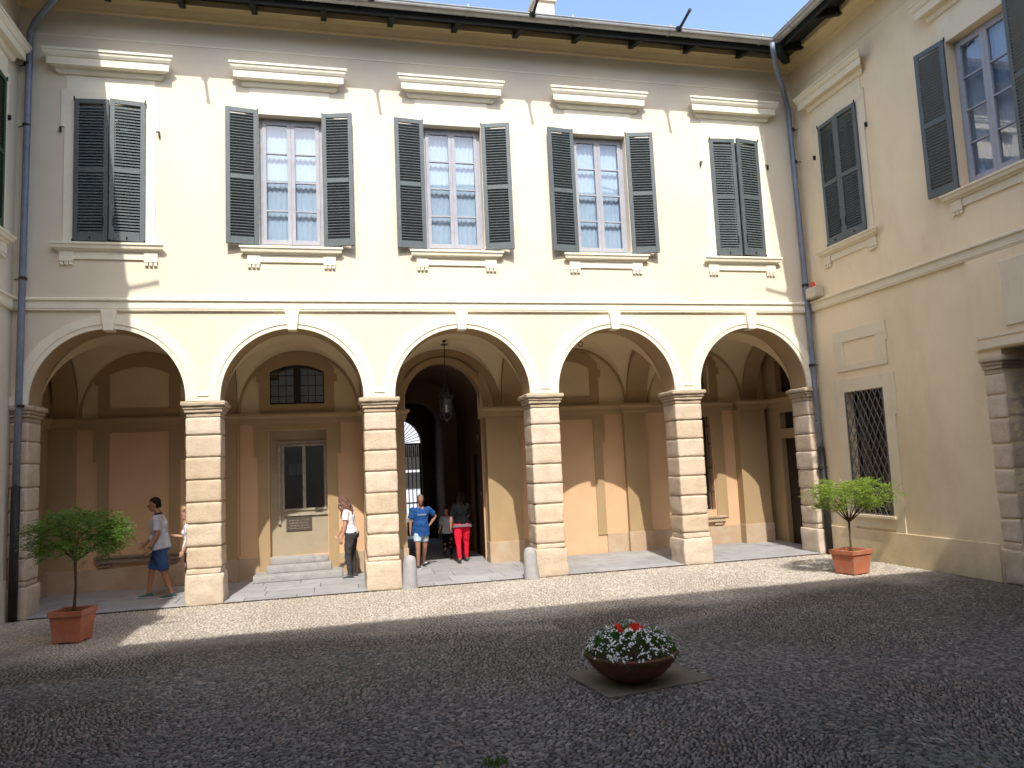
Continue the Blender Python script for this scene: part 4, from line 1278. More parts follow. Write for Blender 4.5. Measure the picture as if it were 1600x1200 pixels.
# project to find the ones that show largest
def img(x, y):
    d = Vector((x - camx, y - camy, -camz)); z = d.dot(fwd)
    if z < .1: return None
    return 800 + FPX * d.dot(r2) / z, 600 - FPX * d.dot(u2) / z, z
best = []
for i, (x, y, far) in enumerate(cands):
    if y < -7.2:
        q = img(x, y)
        if q and 10 < q[0] < 1590 and 600 < q[1] < 1192: best.append((q[2], i))
best.sort(); single = set(i for _, i in best[:300])
variants = [pebble_mesh(s) for s in range(4)]; lowv = [pebble_mesh(s + 9, 1, 6) for s in range(3)]
V, F4, F3, tone = [], [], [], []
base = 0
sing = []
FV = {0: [], 1: []}
vv, ff4, ff3 = [], [], []
for i, (x, y, far) in enumerate(cands):
    ang = pebble_attr(x, y) + pr.uniform(-.35, .35)
    L_ = pr.uniform(.018, .030) * (1.25 if pr.random() < .08 else 1); W2 = pr.uniform(.011, .0165); H2 = pr.uniform(.006, .013)
    if far: L_ *= 1.05; W2 *= 1.12
    if i in single: sing.append((x, y, ang, L_, W2, H2)); continue
    pv, pfc = (lowv[i % 3] if far else variants[i % 4])
    ca, sa = math.cos(ang), math.sin(ang)
    X = pv[:, 0] * L_; Y = pv[:, 1] * W2
    P = np.stack([x + X * ca - Y * sa, y + X * sa + Y * ca, pv[:, 2] * H2], 1)
    vv.append(P)
    for q in pfc:
        (ff4 if len(q) == 4 else ff3).append([base + k for k in q])
    base += len(pv)
    # tone: warm sand near the portico, sunlit paleness painted in to the shadow edge, grey beyond, darker and lighter laid bands
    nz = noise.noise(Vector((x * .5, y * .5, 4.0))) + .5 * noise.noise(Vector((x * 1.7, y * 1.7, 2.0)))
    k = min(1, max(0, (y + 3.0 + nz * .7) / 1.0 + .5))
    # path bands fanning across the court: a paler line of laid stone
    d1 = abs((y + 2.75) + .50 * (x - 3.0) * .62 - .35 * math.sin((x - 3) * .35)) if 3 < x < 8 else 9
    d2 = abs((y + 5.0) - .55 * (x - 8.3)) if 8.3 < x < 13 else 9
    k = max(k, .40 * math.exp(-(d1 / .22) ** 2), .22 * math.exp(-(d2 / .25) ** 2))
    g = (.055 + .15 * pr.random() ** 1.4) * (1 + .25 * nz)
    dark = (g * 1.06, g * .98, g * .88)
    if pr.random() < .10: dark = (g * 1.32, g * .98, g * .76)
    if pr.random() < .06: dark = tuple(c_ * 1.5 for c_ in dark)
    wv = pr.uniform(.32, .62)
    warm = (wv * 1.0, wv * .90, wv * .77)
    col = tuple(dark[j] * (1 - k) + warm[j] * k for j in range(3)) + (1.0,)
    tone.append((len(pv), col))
Vn = np.concatenate(vv).astype(np.float32)
me = bpy.data.meshes.new('pebbles')
me.vertices.add(len(Vn)); me.vertices.foreach_set('co', Vn.ravel())
f4 = np.array(ff4, dtype=np.int32); f3 = np.array(ff3, dtype=np.int32)
loops = np.concatenate([f4.ravel(), f3.ravel()])
me.loops.add(len(loops)); me.loops.foreach_set('vertex_index', loops)
npoly = len(f4) + len(f3)
me.polygons.add(npoly)
starts = np.concatenate([np.arange(len(f4)) * 4, len(f4) * 4 + np.arange(len(f3)) * 3]).astype(np.int32)
me.polygons.foreach_set('loop_start', starts)
me.update(calc_edges=True)
me.polygons.foreach_set('use_smooth', np.ones(npoly, dtype=bool))
at = me.attributes.new('tone', 'FLOAT_COLOR', 'POINT')
at.data.foreach_set('color', np.concatenate([np.tile(np.array(c_, dtype=np.float32), (n_, 1)) for n_, c_ in tone]).ravel())
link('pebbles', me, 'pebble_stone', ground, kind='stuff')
pms = []
for pv, pfc in variants:
    m_ = MB(); m_.v = [tuple(p) for p in pv]; m_.f = pfc; me = m_.mesh('pebble', True); me.materials.append(M['single_pebble']); pms.append(me)
for i, (x, y, ang, L_, W2, H2) in enumerate(sing):
    o = link('pebble', pms[i % 4], None, ground); o.location = (x, y, 0); o.rotation_euler = (0, 0, ang); o.scale = (L_, W2, H2)
print('pebbles', len(cands))

# weed tuft near the lower edge
weed = MB()
wr = random.Random(5)
for k in range(70):
    a_ = wr.uniform(0, 6.28); r_ = wr.uniform(0, .10); x, y = 6.35 + r_ * math.cos(a_), -7.95 + r_ * math.sin(a_) * .8
    h = wr.uniform(.02, .055); b_ = wr.uniform(0, 6.28); dx, dy = .02 * math.cos(b_), .02 * math.sin(b_)
    weed.quad((x - .004, y, 0), (x + .004, y, 0), (x + dx + .003, y + dy, h), (x + dx - .003, y + dy, h))
tag(weed.build('grass_tuft', 'weed_green'), 'small green weed tuft growing between the pebbles at the bottom of the view', 'weed')

lf = MB(); lr = random.Random(31)
for k in range(60):
    cx_, cy_ = ((1.9, -2.1), (13.5, -2.3), (8.0, -6.0), (6.5, -.6))[k % 4]
    x = cx_ + lr.gauss(0, .7); y = min(-.05, cy_ + lr.gauss(0, .5)); a_ = lr.uniform(0, 6.28); l = lr.uniform(.012, .028)
    if in_slab(x, y) or not (XL + .1 < x < XR - .1): continue
    dx, dy = math.cos(a_) * l, math.sin(a_) * l
    lf.quad((x - dx, y - dy, .016), (x + dy * .45, y - dx * .45, .020), (x + dx, y + dy, .017), (x - dy * .45, y + dx * .45, .024))
link('fallen_leaves', lf.mesh('fallen_leaves'), 'wood_ledge', ground, kind='stuff')
# ------------------------------------------------------------------ THINGS
# bollards
def bollard(x, y, label, lean):
    prof = [(.155, 0), (.15, .12), (.142, .3), (.132, .45), (.118, .52), (.085, .575), (.04, .595), (0.001, .60)]
    m_ = MB().lathe(prof, (0, 0, 0), 20)
    for i, p in enumerate(m_.v):
        q = Vector(p) * 6 + Vector((x, 0, 0)); m_.v[i] = (p[0] + noise.noise(q) * .014, p[1] + noise.noise(q + Vector((4, 0, 0))) * .014, p[2] + noise.noise(q + Vector((0, 4, 0))) * .008)
    o = m_.build('stone_bollard', 'pale_stone', smooth=True); o.location = (x, y, 0); o.rotation_euler = (0, lean, 0); o.scale = (.88, .88, .94)
    tag(o, label, 'bollard', 'worn stone guard posts at the passage')
bollard(6.55, .02, 'rounded pale stone bollard left of the passage, beside the second pillar', .03)
bollard(8.70, -.10, 'pale stone bollard right of the passage, leaning on the third pillar', -.04)

# lantern
lan = empty('hanging_lantern', (7.49, 1.3, 0))
tag(lan, 'wrought iron lantern on a long rod hanging in the passage archway', 'lantern')
MB().tube([(0, 0, 3.66), (0, 0, 4.60)], .009, 6).build('rod', 'black_iron', lan)
c_ = MB().tube([(0, 0, 4.50), (0, 0, 4.55)], [.02, .06], 10)
for k in range(6):
    a_ = k * math.pi / 3; c_.tube([(0, 0, 4.47), (.05 * math.cos(a_), .05 * math.sin(a_), 4.44), (.085 * math.cos(a_), .085 * math.sin(a_), 4.47)], .008, 5)
c_.build('ceiling_rose', 'black_iron', lan)
m_ = MB()
for k in range(6):
    a_ = k * math.pi / 3; ca, sa = math.cos(a_), math.sin(a_)
    m_.tube([(.02 * ca, .02 * sa, 3.64), (.07 * ca, .07 * sa, 3.56), (.05 * ca, .05 * sa, 3.48), (.14 * ca, .14 * sa, 3.42)], .008, 5)
    m_.tube([(.13 * ca, .13 * sa, 3.40), (.115 * ca, .115 * sa, 3.10)], .010, 5)
    m_.tube([(.15 * ca, .15 * sa, 3.43), (.18 * ca, .18 * sa, 3.47), (.165 * ca, .165 * sa, 3.50)], .007, 5)
    m_.tube([(.11 * ca, .11 * sa, 3.09), (.16 * ca, .16 * sa, 3.06), (.10 * ca, .10 * sa, 3.00), (.02 * ca, .02 * sa, 2.96)], .008, 5)
m_.tube([(0, 0, 3.60), (0, 0, 3.66)], .02, 8).ell((0, 0, 2.95), (.025, .025, .035), 8, 6)
m_.build('iron_frame', 'black_iron', lan)
m_ = MB().lathe([(.155, 3.40), (.16, 3.425), (.09, 3.47), (.03, 3.50)], seg=6); m_.build('hood', 'black_iron', lan)
MB().lathe([(.12, 3.085), (.125, 3.10), (.02, 3.07)], seg=6).build('base_ring', 'black_iron', lan)
for k in range(6):
    a0_, a1_ = k * math.pi / 3 + .06, (k + 1) * math.pi / 3 - .06
    MB().quad((.112 * math.cos(a0_), .112 * math.sin(a0_), 3.11), (.112 * math.cos(a1_), .112 * math.sin(a1_), 3.11), (.127 * math.cos(a1_), .127 * math.sin(a1_), 3.39), (.127 * math.cos(a0_), .127 * math.sin(a0_), 3.39)).build('glass_side', 'lantern_glass', lan)
MB().tube([(0, 0, 3.10), (0, 0, 3.26)], .016, 8).build('candle_tube', 'sole_white', lan)

# iron ring hook in bay four
ring = empty('iron_hook', (10.23, 1.0, 0))
tag(ring, 'small iron hook and ring hanging from the vault of the fourth arch', 'hook')
MB().tube([(0, 0, 4.55), (0, 0, 4.44)], .012, 6).build('shank', 'black_iron', ring)
MB().tube([(.045 * math.cos(t * math.pi / 8), 0, 4.395 + .045 * math.sin(t * math.pi / 8)) for t in range(17)], .009, 6, cap=False).build('ring', 'black_iron', ring)

# alarm box
al = empty('alarm_box', (14.86, -.34, 5.075))
tag(al, 'small beige alarm box with red lamp on the right wall at the inner corner', 'alarm')
MB().box(-.20, -.0, -.16, .16, 0, .22).build('housing', 'panel_cream', al, bev=.02)
MB().tube([(-.12, 0, .22), (-.12, 0, .30)], [.045, .04], 12, dome=True).build('lamp', 'red_lens', al, smooth=True)

# stone slab and flower bowl
me = rough_block(-.55, .55, -.43, .43, -.02, .016, 3.3, .008, .003)
sl = link('stone_slab', me, 'slab_brown'); sl.location = (8.07, -6.38, 0); sl.rotation_euler = (0, 0, R(9))
tag(sl, 'square worn stone slab set in the pebbles under the flower bowl', 'slab')
bowl = empty('flower_bowl', (7.985, -6.45, .018))
tag(bowl, 'wide dark terracotta bowl of white flowers with red blooms in the middle of the courtyard', 'flower bowl')
MB().lathe([(.001, 0), (.17, 0), (.20, .012), (.30, .07), (.375, .14), (.42, .215), (.435, .245), (.432, .262), (.405, .262), (.39, .22), (.34, .16), (.001, .15)], seg=48).build('bowl', 'bowl_clay', bowl, smooth=True)
MB().lathe([(.40, .21), (.2, .235), (.001, .24)], seg=24).build('soil', 'soil', bowl, smooth=True)
fr_ = random.Random(21)
def leafquad(m_, p, d, w, l, nrm):
    d = d.normalized(); s_ = d.cross(nrm)
    if s_.length < .01: s_ = Vector((1, 0, 0))
    s_.normalize()
    a = p; b_ = p + d * l * .5 + s_ * w; c = p + d * l; e = p + d * l * .5 - s_ * w
    m_.quad(a, b_, c, e)
def dome(rx, h, k=1.0):
    a_ = fr_.uniform(0, 2 * math.pi); q = math.sqrt(fr_.random()); r_ = rx * q
    z = h * (1 - q ** 4.2) * k
    return Vector((r_ * math.cos(a_), r_ * math.sin(a_), z)), q, a_
m_ = MB()
for i in range(5200):
    p, q, a_ = dome(.43, .20); p *= 1.0; dep = fr_.uniform(.55, 1.0)
    n1_ = noise.noise(Vector((p.x * 9, p.y * 9, 0)))
    p.z = p.z * dep + .255 + n1_ * .06 - .02 * q
    out = Vector((math.cos(a_) * q, math.sin(a_) * q, .6)) + Vector([fr_.uniform(-.7, .7) for _ in range(3)])
    leafquad(m_, p, out, fr_.uniform(.005, .009), fr_.uniform(.018, .032), Vector([fr_.uniform(-1, 1) for _ in range(3)]))
m_.build('foliage', 'leaf_dark', bowl)
m_ = MB()
def blossom(m_, p, nrm, r_, petals=5):
    nrm = nrm.normalized(); x = nrm.orthogonal().normalized(); y = nrm.cross(x); t0 = fr_.uniform(0, 6)
    for k in range(petals):
        t = t0 + 2 * math.pi * k / petals; d = x * math.cos(t) + y * math.sin(t); s_ = nrm.cross(d)
        m_.quad(p, p + d * r_ * .6 + s_ * r_ * .42 + nrm * r_ * .15, p + d * r_, p + d * r_ * .6 - s_ * r_ * .42 + nrm * r_ * .15)
cl = [dome(.435, .205) for _ in range(185)]
for i in range(185):
    c_, q, a_ = cl[i]
    if (c_.x + .02) ** 2 + (c_.y + .02) ** 2 < .15 ** 2 and fr_.random() < .75: continue
    for k in range(fr_.randint(3, 9)):
        p = c_ + Vector((fr_.gauss(0, .014), fr_.gauss(0, .014), 0))
        n1_ = noise.noise(Vector((p.x * 9, p.y * 9, 0)))
        p.z = c_.z + .27 + n1_ * .06 - .02 * q + fr_.uniform(-.010, .016)
        blossom(m_, p, Vector((math.cos(a_) * q, math.sin(a_) * q, 1.0)) + Vector((fr_.gauss(0, .4), fr_.gauss(0, .4), fr_.gauss(0, .2))), fr_.uniform(.007, .0115))
# flowers spilling over the side
for i in range(220):
    a_ = fr_.uniform(0, 6.283); r_ = fr_.uniform(.39, .46); p = Vector((r_ * math.cos(a_), r_ * math.sin(a_), .275 + fr_.uniform(0, .09) + (.46 - r_) * .5))
    if fr_.random() < .62: blossom(m_, p, Vector((math.cos(a_), math.sin(a_), .4)), fr_.uniform(.007, .011))
m_.build('white_flowers', 'petal_white', bowl, kind='stuff')
for (x, y, z) in ((-.10, .03, .475), (.02, -.03, .478), (.075, .0, .475), (-.115, -.06, .458), (.03, -.10, .462), (-.01, -.06, .455), (.09, -.07, .462)):
    m_ = MB()
    for k in range(34):
        d = Vector((fr_.gauss(0, 1), fr_.gauss(0, 1), abs(fr_.gauss(0, .8)))).normalized(); blossom(m_, Vector((x, y, z)) + d * .027, d, .017)
    o = m_.build('red_flower_head', 'petal_red', bowl)
    MB().tube([(x, y, .3), (x, y, z)], .004, 5).build('stem', 'leaf_dark', o)

# potted trees
def potted_tree(x, y, rz, ph, pw, crown_c, crown_r, trunk_top, seed, label, n_tw, lean, leafm='leaf_green', thr=-.12):
    t = empty('potted_tree', (x, y, 0), rz)
    tag(t, label, 'potted tree', 'potted trees in square terracotta planters')
    a, b_ = pw / 2 * .80, pw / 2 * .98
    m_ = MB()
    def ringq(h, z): return [(-h, -h, z), (h, -h, z), (h, h, z), (-h, h, z)]
    lv = [ringq(a, .02), ringq(b_ * .97, ph - .075), ringq(b_ * 1.06, ph - .072), ringq(b_ * 1.08, ph - .0), ringq(b_ * .90, ph), ringq(b_ * .86, ph - .09)]
    for l in lv: m_.v += l
    for i in range(len(lv) - 1):
        for k in range(4): m_.f.append((4 * i + k, 4 * i + (k + 1) % 4, 4 * i + 4 + (k + 1) % 4, 4 * i + 4 + k))
    m_.f.append((0, 3, 2, 1))
    for sx in (-1, 1):
        for sy_ in (-1, 1): m_.box(sx * a * .8 - .03, sx * a * .8 + .03, sy_ * a * .8 - .03, sy_ * a * .8 + .03, 0, .0195)
    m_.build('planter', 'terracotta', t, bev=.006)
    MB().box(-b_ * .88, b_ * .88, -b_ * .88, b_ * .88, ph - .08, ph - .05).build('soil', 'soil', t)
    tr = random.Random(seed)
    base = Vector((0, 0, ph - .06)); top = Vector(trunk_top)
    mid = base.lerp(top, .5) + Vector((.015, .01, 0))
    tk = MB().tube([base, base.lerp(mid, .3) + Vector((.006, 0, 0)), mid, top], [.026, .019, .016, .017], 8)
    trunk = tk.build('trunk', 'bark', t, smooth=True)
    leaf = MB(); tw = MB(); cc = Vector(crown_c); cr_ = Vector(crown_r)
    for i in range(11):
        a_ = 2 * math.pi * i / 11 + tr.uniform(-.3, .3)
        q = tr.uniform(.35, .8)
        end = cc + Vector((cr_.x * q * math.cos(a_), cr_.y * q * math.sin(a_), cr_.z * tr.uniform(-.5, .35)))
        m1 = top.lerp(end, .45) + Vector((0, 0, .03))
        tw.tube([top, m1, end], [.012, .008, .004], 5)
    tw.build('branches', 'bark', trunk, smooth=True)
    for i in range(n_tw):
        # twig start inside the crown, arching outwards
        a_ = tr.uniform(0, 2 * math.pi); q = tr.random() ** .42; zz = tr.uniform(-1, 1)
        rr_ = math.sqrt(max(0, 1 - zz * zz * .85)) * q
        p = cc + Vector((cr_.x * rr_ * math.cos(a_), cr_.y * rr_ * math.sin(a_), cr_.z * zz * (.55 + .45 * q)))
        nz = noise.noise(p * 3.3 + Vector((seed, 0, 0)))
        if nz < thr: continue
        p += Vector((0, 0, nz * .07))
        out = Vector((math.cos(a_), math.sin(a_), tr.uniform(-.25, .55))) + Vector((lean, 0, 0)) + Vector([tr.gauss(0, .35) for _ in range(3)])
        out.normalize()
        ln = tr.uniform(.09, .19) * (1.35 if q > .9 and tr.random() < .4 else 1)
        n_l = int(ln / .019)
        side_ = out.cross(Vector((0, 0, 1))).normalized()
        for k in range(n_l):
            f = k / n_l; pt = p + out * ln * f + Vector((0, 0, -.05 * f * f + .02 * f))
            for s_ in (-1, 1):
                d = (side_ * s_ + out * .55 + Vector((0, 0, tr.uniform(-.25, .15))))
                leafquad(leaf, pt, d + Vector((0, 0, tr.gauss(0, .3))), .0078, (.040 - .014 * abs(f - .4)) * tr.uniform(.8, 1.2), Vector((tr.gauss(0, .5), tr.gauss(0, .5), 1)))
    leaf.build('foliage', leafm, t)
    return t
potted_tree(1.93, -2.05, R(-10), .42, .42, (.05, .0, 1.36), (.60, .48, .33), (.02, 0, 1.04), 3.0,
            'potted tree with round feathery green crown in a terracotta planter at the left, in shade', 2000, 0.0)
potted_tree(13.62, -2.25, R(14), .40, .46, (.04, -.05, 1.28), (.86, .55, .25), (.02, 0, .84), 8.0,
            'potted tree with wispy light green crown in a sunlit terracotta planter by the right pillar', 1500, -.25, 'leaf_light', -.03)
m_ = MB()
for i in range(26):
    a_ = fr_.uniform(0, 6.28); r_ = fr_.uniform(0, .12); leafquad(m_, Vector((13.62 + r_ * math.cos(a_), -2.25 + r_ * math.sin(a_), .35)), Vector((math.cos(a_), math.sin(a_), 1.2)), .008, .05, Vector((0, 0, 1)))
gr = m_.build('sprouts', 'leaf_green', [o for o in bpy.data.objects if o.name.startswith('potted_tree')][-1]); gr.matrix_parent_inverse = Matrix.Rotation(-R(14), 4, 'Z') @ Matrix.Translation((-13.62, 2.25, 0))

# ------------------------------------------------------------------ PEOPLE
def remeshed(mb, name, mat, parent, vox=.011, smooth_it=3, rnd_amp=0.0):
    me = bpy.data.meshes.new('tmp'); me.from_pydata(mb.v, [], mb.f)
    bm = bmesh.new(); bm.from_mesh(me); bmesh.ops.recalc_face_normals(bm, faces=bm.faces[:]); bm.to_mesh(me); bm.free()
    o = bpy.data.objects.new('tmp', me); COL.objects.link(o)
    md = o.modifiers.new('r', 'REMESH'); md.mode = 'VOXEL'; md.voxel_size = vox; md.use_smooth_shade = True
    if smooth_it:
        s_ = o.modifiers.new('s', 'SMOOTH'); s_.factor = .5; s_.iterations = smooth_it
    dg = bpy.context.evaluated_depsgraph_get(); dg.update()
    ev = o.evaluated_get(dg); out = bpy.data.meshes.new_from_object(ev)
    bpy.data.objects.remove(o)
    if rnd_amp:
        for v in out.vertices:
            q = v.co * 14; v.co += Vector((noise.noise(q), noise.noise(q + Vector((7, 0, 0))), noise.noise(q + Vector((0, 7, 0))) * .4)) * rnd_amp
    for p in out.polygons: p.use_smooth = True
    return link(name, out, mat, parent)
def rotx(v, a):   # lean forward (towards -y) by a
    return Vector((v.x, v.y * math.cos(a) - v.z * math.sin(a), v.y * math.sin(a) + v.z * math.cos(a)))
def person(loc, rz, H, pose, look, label, group=None):
    """local frame: faces -y. pose: dict of angles (deg) ; look: dict of clothes"""
    root = empty('person', loc, rz); tag(root, label, 'person', group)
    k = H / 1.75
    fat = look.get('fat', 1.0); fem = look.get('fem', False)
    hip_z = .92 * k
    J = {}
    hipw = (.095 if fem else .088) * k * (1 + (fat - 1) * .5)
    shw = (.165 if fem else .19) * k * (1 + (fat - 1) * .3)
    pel = Vector((0, 0, hip_z))
    def sag(v0, ln, a, out=0):    # a: forward swing, out: sideways
        return v0 + Vector((math.sin(R(out)) * ln, -math.sin(R(a)) * ln * math.cos(R(out)), -math.cos(R(a)) * ln * math.cos(R(out))))
    for s_, n_ in ((-1, 'L'), (1, 'R')):
        th, sh = pose.get('leg' + n_, (2, -2)); ou = pose.get('legout', 2) * s_
        h_ = pel + Vector((s_ * hipw, 0, -.02 * k)); kn = sag(h_, .43 * k, th, ou); an = sag(kn, .41 * k, sh, ou * .5)
        J['hip' + n_], J['knee' + n_], J['ank' + n_] = h_, kn, an
    low = min(J['ankL'].z, J['ankR'].z) - .075 * k
    for q in J: J[q] = J[q] - Vector((0, 0, low))
    pel.z -= low
    lean = R(pose.get('lean', 3))
    T = lambda x, y, z: pel + rotx(Vector((x * k, y * k, z * k)), lean)
    waist, chest, shl, nk = T(0, 0, .16), T(0, .0, .34), T(0, .01, .47), T(0, .01, .535)
    headl = R(pose.get('head', 5)) + lean * pose.get('headfollow', .6)
    hc = nk + rotx(Vector((0, -.03, .155)) * k, headl)
    hy = R(pose.get('headyaw', 0))
    for s_, n_ in ((-1, 'L'), (1, 'R')):
        ua, la, uo, lo = pose.get('arm' + n_, (5, 15, 8, 4))
        S_ = T(s_ * shw / k, .01, .45); E_ = sag(S_, .28 * k, ua, uo * s_); W_2 = sag(E_, .245 * k, la, lo * s_)
        J['sh' + n_], J['el' + n_], J['wr' + n_] = S_, E_, W_2
    X = Vector((1, 0, 0)); f = fat
    bust = .03 if fem else 0
    body = MB()
    wr_, cr2, hr_ = ((.125, .095), (.15, .115), (.168, .12)) if fem else ((.145, .105), (.172, .118), (.16, .112))
    g = lambda t_, e=1.0: (t_[0] * k * f * e, t_[1] * k * f * e)
    def torso(m_, e=1.0, lo_=-.05, up_=True):
        P_ = [T(0, 0, lo_), T(0, 0, .03), waist, chest, T(0, .005, .43)] + ([shl, T(0, .01, .505)] if up_ else [])
        R_ = [g(hr_, e), g(hr_, e), g(wr_, e), g(cr2, e), (shw * 1.0 * e, .10 * k * e)] + ([(shw * .80 * e, .080 * k * e), (shw * .42 * e, .062 * k * e)] if up_ else [])
        m_.tube(P_, R_, 18, lat=(1, 0, 0))
        for s_ in (-1, 1): m_.ell(J['shL' if s_ < 0 else 'shR'] + Vector((-s_ * .01 * k, 0, -.01 * k)), (.062 * k * e, .066 * k * e, .066 * k * e), 12, 8)
        if fem:
            for s_ in (-1, 1): m_.ell(T(s_ * .07, -.085, .335), (.062 * k * e, .05 * k * e, .058 * k * e), 12, 8)
        if f > 1.05: m_.ell(T(0, -.05, .10), (.13 * k * f * e, .10 * k * f * e, .13 * k * e), 14, 10)
    def arm(m_, n_, e=1.0, to=1.0, w=0):
        S_, E_, W_2 = J['sh' + n_], J['el' + n_], J['wr' + n_]
        if to >= 2: m_.tube([S_, S_.lerp(E_, .5), E_, E_.lerp(W_2, .35), W_2], [.052 * k * e, .045 * k * e, .038 * k * e, .038 * k * e, .025 * k * e], 12, dome=True)
        else: m_.tube([S_, S_.lerp(E_, to * .5), S_.lerp(E_, to)], [(.056 + w) * k * e, (.052 + w) * k * e, (.054 + w * 1.6) * k * e], 14)
    def leg(m_, n_, e=1.0, to=2.0, w=0):
        h_, kn, an = J['hip' + n_], J['knee' + n_], J['ank' + n_]
        tf = 1 + (f - 1) * .7 + (.06 if fem else 0)
        P_ = [h_ + Vector((0, 0, .03 * k)), h_.lerp(kn, .3), h_.lerp(kn, .7), kn, kn.lerp(an, .3), kn.lerp(an, .7), an]
        Rr = [.090 * tf, .085 * tf, .066 * tf, .055, .054, .040, .034]
        if to < 2:
            nP = []; nR = []
            for i in range(7):
                if i / 3 <= to + 1e-6: nP.append(P_[i]); nR.append(Rr[i])
            m_.tube(nP, [(r_ + w * (i + 1) / len(nR)) * k * e for i, r_ in enumerate(nR)], 14)
        else: m_.tube(P_, [(r_ + w) * k * e for r_ in Rr], 14)
    # body: one continuous mesh
    torso(body)
    body.tube([T(0, .01, .50), nk, hc + Vector((0, .012 * k, -.05 * k))], [.058 * k, .052 * k, .050 * k], 12)
    hm = Matrix.Rotation(hy, 3, 'Z') @ Matrix.Rotation(-0, 3, 'X')
    hrot = Matrix.Rotation(hy, 3, 'Z') @ Matrix.Rotation(headl, 3, 'X')
    HP = lambda x, y, z: hc + hrot @ (Vector((x, y, z)) * k)
    body.ell(HP(0, .012, .018), (.074 * k, .094 * k, .100 * k), 16, 12, hrot)
    body.ell(HP(0, -.022, -.040), (.056 * k, .064 * k, .072 * k), 14, 10, hrot)
    body.ell(HP(0, -.062, -.088), (.026 * k, .022 * k, .020 * k), 10, 8, hrot)
    body.ell(HP(0, -.090, -.012), (.012 * k, .016 * k, .022 * k), 8, 6, hrot)
    body.ell(HP(0, -.083, -.052), (.024 * k, .012 * k, .009 * k), 8, 6, hrot)
    for s_ in (-1, 1): body.ell(HP(s_ * .076, .01, -.005), (.012 * k, .020 * k, .032 * k), 8, 6, hrot)
    for n_ in 'LR':
        arm(body, n_, 1.0, 2)
        leg(body, n_)
        # hand: palm, four fingers, thumb
        W_2, E_ = J['wr' + n_], J['el' + n_]; d = (W_2 - E_).normalized(); s_ = -1 if n_ == 'L' else 1
        latv = Vector((0, -1, 0)) - d * d.dot(Vector((0, -1, 0)))
        if latv.length < .2: latv = Vector((0, 0, 1)) - d * d.z
        latv.normalize(); nrm = d.cross(latv)
        palm = W_2 + d * .05 * k
        body.tube([W_2 - d * .01, palm, W_2 + d * .088 * k], [(.026 * k, .018 * k), (.040 * k, .017 * k), (.038 * k, .014 * k)], 10, lat=latv)
        inn = Vector((-s_, 0, 0)); inn = (inn - d * inn.dot(d)).normalized()
        for q, ln in enumerate((.070, .078, .073, .058)):
            b0 = W_2 + d * .082 * k + latv * (.029 - .0195 * q) * k
            m1 = b0 + (d * .9 + inn * .25).normalized() * ln * .5 * k; m2 = m1 + (d * .75 + inn * .65).normalized() * ln * .5 * k
            body.tube([b0, m1, m2], [.0095 * k, .0088 * k, .0075 * k], 7, dome=True)
        t0 = W_2 + d * .028 * k + latv * .030 * k; t1 = t0 + (d * .55 + latv * .8).normalized() * .035 * k; t2 = t1 + (d * .9 + inn * .35).normalized() * .032 * k
        body.tube([t0, t1, t2], [.012 * k, .011 * k, .009 * k], 7, dome=True)
    for n_ in 'LR':
        an = J['ank' + n_]; toe = R(pose.get('toe' + n_, 0))
        body.tube([an, an + rotx(Vector((0, .0, -.055)) * k, toe)], [.036 * k, .036 * k], 10)
    bo = remeshed(body, 'body', look.get('skin', 'skin'), root, vox=.0095, smooth_it=2)
    # eyes, brows
    for s_ in (-1, 1):
        MB().ell(HP(s_ * .030, -.084, .004), (.011 * k, .006 * k, .007 * k), 8, 6, hrot).build('eye', 'hair_dark', root, smooth=True)
    # clothes
    top = MB(); e = 1.10
    torso(top, e, lo_=look.get('hem', -.08)); 
    hh_ = look.get('hem', -.08)
    if look.get('loosehem', True): top.tube([T(0, 0, hh_), T(0, -.005, .02), T(0, 0, .16)], [g(hr_, 1.30), g(hr_, 1.22), g(wr_, 1.16)], 20, lat=(1, 0, 0))
    for n_ in 'LR': arm(top, n_, 1.12, look.get('sleeve', .75), .008)
    remeshed(top, 'shirt', look['top'], root, .013, 3, .012)
    bot = MB()
    bot.tube([T(0, 0, -.12), T(0, 0, 0), T(0, 0, look.get('waist', .06))], [g(hr_, 1.0), g(hr_, 1.05), g(hr_, 1.0)], 18, lat=(1, 0, 0))
    if fem or True:
        for s_ in (-1, 1): bot.ell(T(s_ * .075, .055, -.05), (.088 * k * f, .085 * k * f, .10 * k), 12, 8)
    for n_ in 'LR': leg(bot, n_, 1.0, look.get('leglen', 2), look.get('loose', .012))
    remeshed(bot, look.get('botname', 'trousers'), look['bottom'], root, .013, 3, .010)
    if look.get('collar'): MB().tube([T(0, .01, .505), T(0, .005, .535)], [(.066 * k, .070 * k), (.058 * k, .062 * k)], 16, cap=False, lat=(1, 0, 0)).build('collar', look['collar'], root, smooth=True)
    if look.get('hemband'): MB().tube([T(0, 0, -.085), T(0, 0, -.02)], [g(hr_, 1.30), g(hr_, 1.24)], 20, cap=False, lat=(1, 0, 0)).build('shirt_hem', look['hemband'], root, smooth=True)
    # shoes
    for n_ in 'LR':
        an = J['ank' + n_]; toe = R(pose.get('toe' + n_, 0)); s_ = -1 if n_ == 'L' else 1
        FP = lambda x, y, z: an + rotx(Vector((x * k, y * k, z * k)), toe)
        m_ = MB().tube([FP(0, .055, -.045), FP(0, .02, -.040), FP(0, -.06, -.047), FP(s_ * .008, -.13, -.055), FP(s_ * .008, -.175, -.060)], [(.032 * k, .026 * k), (.042 * k, .036 * k), (.045 * k, .030 * k), (.047 * k, .020 * k), (.030 * k, .012 * k)], 12, lat=(1, 0, 0), dome=True)
        m_.tube([FP(0, .015, -.02), FP(0, .012, .005)], [.044 * k, .042 * k], 12)
